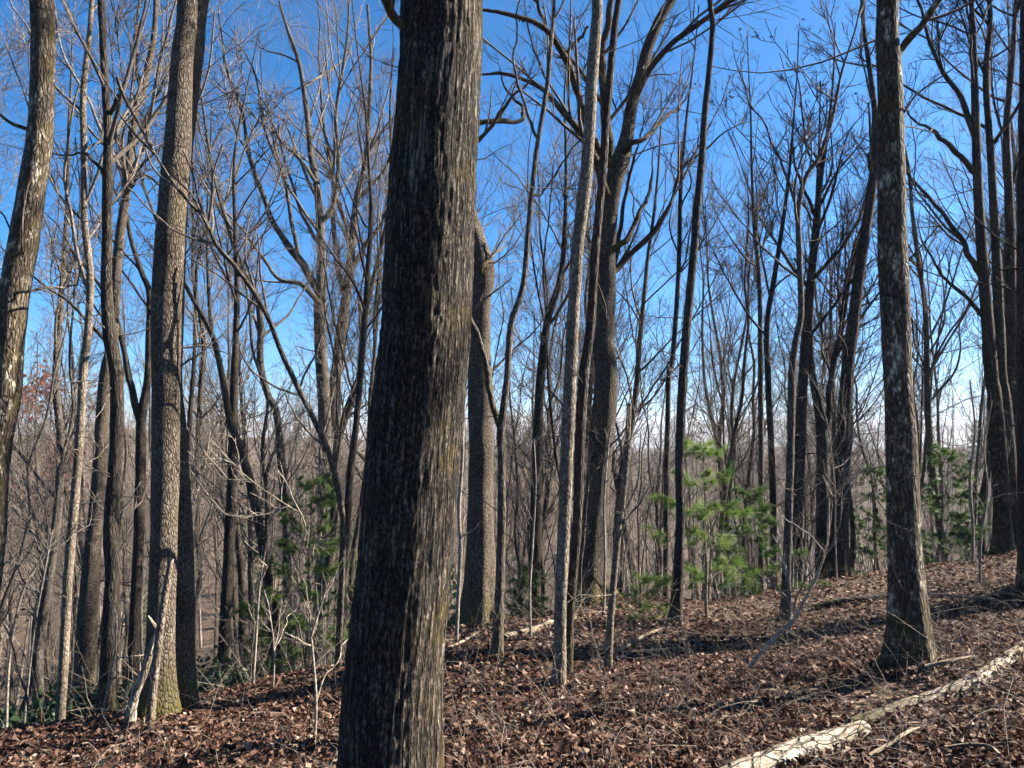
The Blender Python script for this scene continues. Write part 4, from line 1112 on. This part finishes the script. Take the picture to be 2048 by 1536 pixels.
# ------------------------------------------------------------------ leaf litter
def leaf_template(r, fine):
    if fine:
        xs = np.array([0, .22, .4, .66, 1.0]); w = np.array([.02, .22, .12, .28, .02])
    else:
        return np.array([(-.5, 0, .05), (.05, -.3, r.uniform(-.1, .3)), (.5, 0, r.uniform(-.1, .2)), (.05, .3, r.uniform(-.1, .3))]), np.array([(0, 1, 2, 2), (0, 2, 3, 3)])
    k = len(xs)
    c1, c2, tw = r.uniform(.8, 4.0) * r.choice([-1, 1]), r.uniform(-1.3, 1.3), r.normal() * .9
    rows = []
    for sgn in (-1, 0, 1):
        y = w * sgn * (1 + (r.normal(size=k) * .12 if fine else 0))
        z = c1 * y * y + c2 * ((xs - .5) ** 2 - .1) + tw * y * (xs - .5) * 2 + (.0 if sgn else -.03)
        rows.append(np.stack([xs - .5, y, z], 1))
    V = np.concatenate(rows)
    i = np.arange(k - 1)
    q = np.concatenate([np.stack([i + a * k, i + 1 + a * k, i + 1 + (a + 1) * k, i + (a + 1) * k], 1) for a in (0, 1)])
    return V, q

def rotm(yaw, pitch, roll):
    cy, sy, cp, sp, cr, sr = np.cos(yaw), np.sin(yaw), np.cos(pitch), np.sin(pitch), np.cos(roll), np.sin(roll)
    return np.stack([np.stack([cy * cp, cy * sp * sr - sy * cr, cy * sp * cr + sy * sr], -1), np.stack([sy * cp, sy * sp * sr + cy * cr, sy * sp * cr - cy * sr], -1), np.stack([-sp, cp * sr, cp * cr], -1)], -2)

def litter(n, ylo, yhi, fine, seed, size, tiltv):
    r = np.random.default_rng(seed)
    Y = ylo * (yhi / ylo) ** r.random(n)
    X = r.uniform(-1, 1, n) * (.8 * Y + 1.3)
    Z = H(X, Y)
    T = [leaf_template(r, fine) for _ in range(14)]
    idx = r.integers(0, len(T), n)
    VV, FF, tt = [], [], []
    off = 0
    for j, (tv, tq) in enumerate(T):
        s = np.where(idx == j)[0]
        if not len(s):
            continue
        Rm = rotm(r.uniform(0, 6.28, len(s)), r.normal(size=len(s)) * tiltv, r.normal(size=len(s)) * tiltv)
        sz = size * r.uniform(.6, 1.35, len(s)) * (1 + .02 * Y[s])
        W = np.einsum('nij,kj->nki', Rm, tv) * sz[:, None, None]
        W[:, :, 2] += (Z[s] + .012 + r.random(len(s)) * .035)[:, None]
        W[:, :, 0] += X[s][:, None]; W[:, :, 1] += Y[s][:, None]
        VV.append(W.reshape(-1, 3))
        FF.append((tq[None] + (np.arange(len(s)) * len(tv))[:, None, None] + off).reshape(-1, 4))
        off += len(s) * len(tv)
        tt.append(np.repeat(np.clip(r.beta(1.2, 1.6, len(s)), 0, 1), len(tv)))
    return np.concatenate(VV), np.concatenate(FF), np.concatenate(tt)
def build_litter():
    a = litter(29000, 2.4, 8.0, True, 61, .05, .45)
    b = litter(76000, 5.5, 24, False, 62, .055, .42)
    V = np.concatenate([a[0], b[0]]); F = [a[1], b[1][:, :3] + len(a[0])]
    o = link('leaf_litter', mesh_np('leaf_litter', V, F, LEAF, {'tint': np.concatenate([a[2], b[2]])}, False))
    tag(o, 'brown fallen leaves carpeting the forest floor', 'leaves', kind='stuff')
build_litter()
def single_leaves():
    r = np.random.default_rng(63)
    ms = []
    for _ in range(10):
        V, q = leaf_template(r, True)
        ms.append(mesh_np('leaf', V, [q], LEAF1, None, False))
    k = 0
    while k < 260:
        Y = 3.35 * (5.6 / 3.35) ** r.random(); x = r.uniform(-.7, .7) * Y
        o = link('leaf', ms[k % 10], ground)
        s = r.uniform(.05, .085)
        o.location = (x, Y, h1(x, Y) + .045 + r.random() * .02); o.scale = (s, s, s)
        o.rotation_euler = (r.normal() * .5, r.normal() * .5, r.uniform(0, 6.28))
        k += 1
single_leaves()

# ------------------------------------------------------------------ undergrowth: bare canes, twigs and brush
def brush(name, label, n, ylo, yhi, lenr, rad, seed, left=-1.0, right=1.0, weight=None, twig=2.2, tint=(.2, .9), arch=.10, base_up=1.0):
    r = np.random.default_rng(seed)
    Y = ylo * (yhi / ylo) ** r.random(n * 3)
    X = r.uniform(left, right, n * 3) * (.72 * Y + .6)
    if weight is not None:
        keep = r.random(n * 3) < weight(X, Y); X, Y = X[keep][:n], Y[keep][:n]
    else:
        X, Y = X[:n], Y[:n]
    n = len(X)
    Z = H(X, Y)
    d = unit(np.stack([r.normal(size=n) * .7, r.normal(size=n) * .7, np.abs(r.normal(size=n)) * .5 + base_up * .6], 1))
    L = r.uniform(*lenr, n) * np.where(r.random(n) < .15, 1.7, 1)
    k = 6
    pts = [np.stack([X, Y, Z - .02], 1)]
    for i in range(k - 1):
        d = unit(d + r.normal(size=(n, 3)) * .13 + np.array([0, 0, -arch]))
        pts.append(pts[-1] + d * (L / (k - 1))[:, None])
    P = np.stack(pts, 1)
    Rr = rad * r.uniform(.6, 1.4, (n, 1)) * np.linspace(1, .4, k)[None]
    P2, R2 = grow(r, P, Rr, int(n * twig), .2, 1, (25, 65), (.2, .5), 4, .16, 0, .7, rad * .5)
    V1, q1, _ = tubes(P, Rr, 3, 1); V2, q2, _ = tubes(P2, R2, 3, 2)
    t1 = np.repeat(r.uniform(*tint, n), k * 3); t2 = np.repeat(r.uniform(*tint, len(P2)), 4 * 3)
    o = link(name, mesh_np(name, np.concatenate([V1, V2]), [np.concatenate([q1, q2 + len(V1)])], STEM, {'tint': np.concatenate([t1, t2])}))
    tag(o, label, 'undergrowth', kind='stuff')
brush('undergrowth', 'tangle of thin bare canes and twigs over the near leaves', 1500, 3.2, 12, (.2, .8), .0018, 91, weight=lambda x, y: np.clip(.35 + .16 * x, .12, 1), arch=.2)
brush('brush_thicket', 'grey brush thicket along the lip of the slope', 2100, 9, 34, (.4, 1.7), .0045, 92, weight=lambda x, y: np.where(y > np.interp(x / y * FPX + 1024, [0, 400, 900, 1300, 1700, 2048], [6.5, 8.5, 11, 12.5, 14, 15]), 1.0, .06), tint=(.3, .95), twig=2.2, arch=.05)

# ------------------------------------------------------------------ air
def haze(density):
    x, y0, y1, z0, z1 = 6200., -150., 7600., -140., 68.
    V = np.array([(-x, y0, z0), (x, y0, z0), (x, y1, z0), (-x, y1, z0), (-x, y0, z1), (x, y0, z1), (x, y1, z1), (-x, y1, z1)])
    F = np.array([(0, 3, 2, 1), (4, 5, 6, 7), (0, 1, 5, 4), (1, 2, 6, 5), (2, 3, 7, 6), (3, 0, 4, 7)])
    M = Nd('haze')
    M.t.nodes.remove(M.b)
    vol = M.n('VolumePrincipled', None, Density=density, Anisotropy=.3)
    vol.inputs['Color'].default_value = (.82, .9, 1, 1)
    M.t.links.new(vol.outputs[0], M.out.inputs['Volume'])
    tag(link('haze', mesh_np('haze', V, [F], M.m, None, False)), 'thin blue haze in the valley air', 'haze', kind='stuff')
haze(.0002)
sc.cycles.volume_bounces = 0
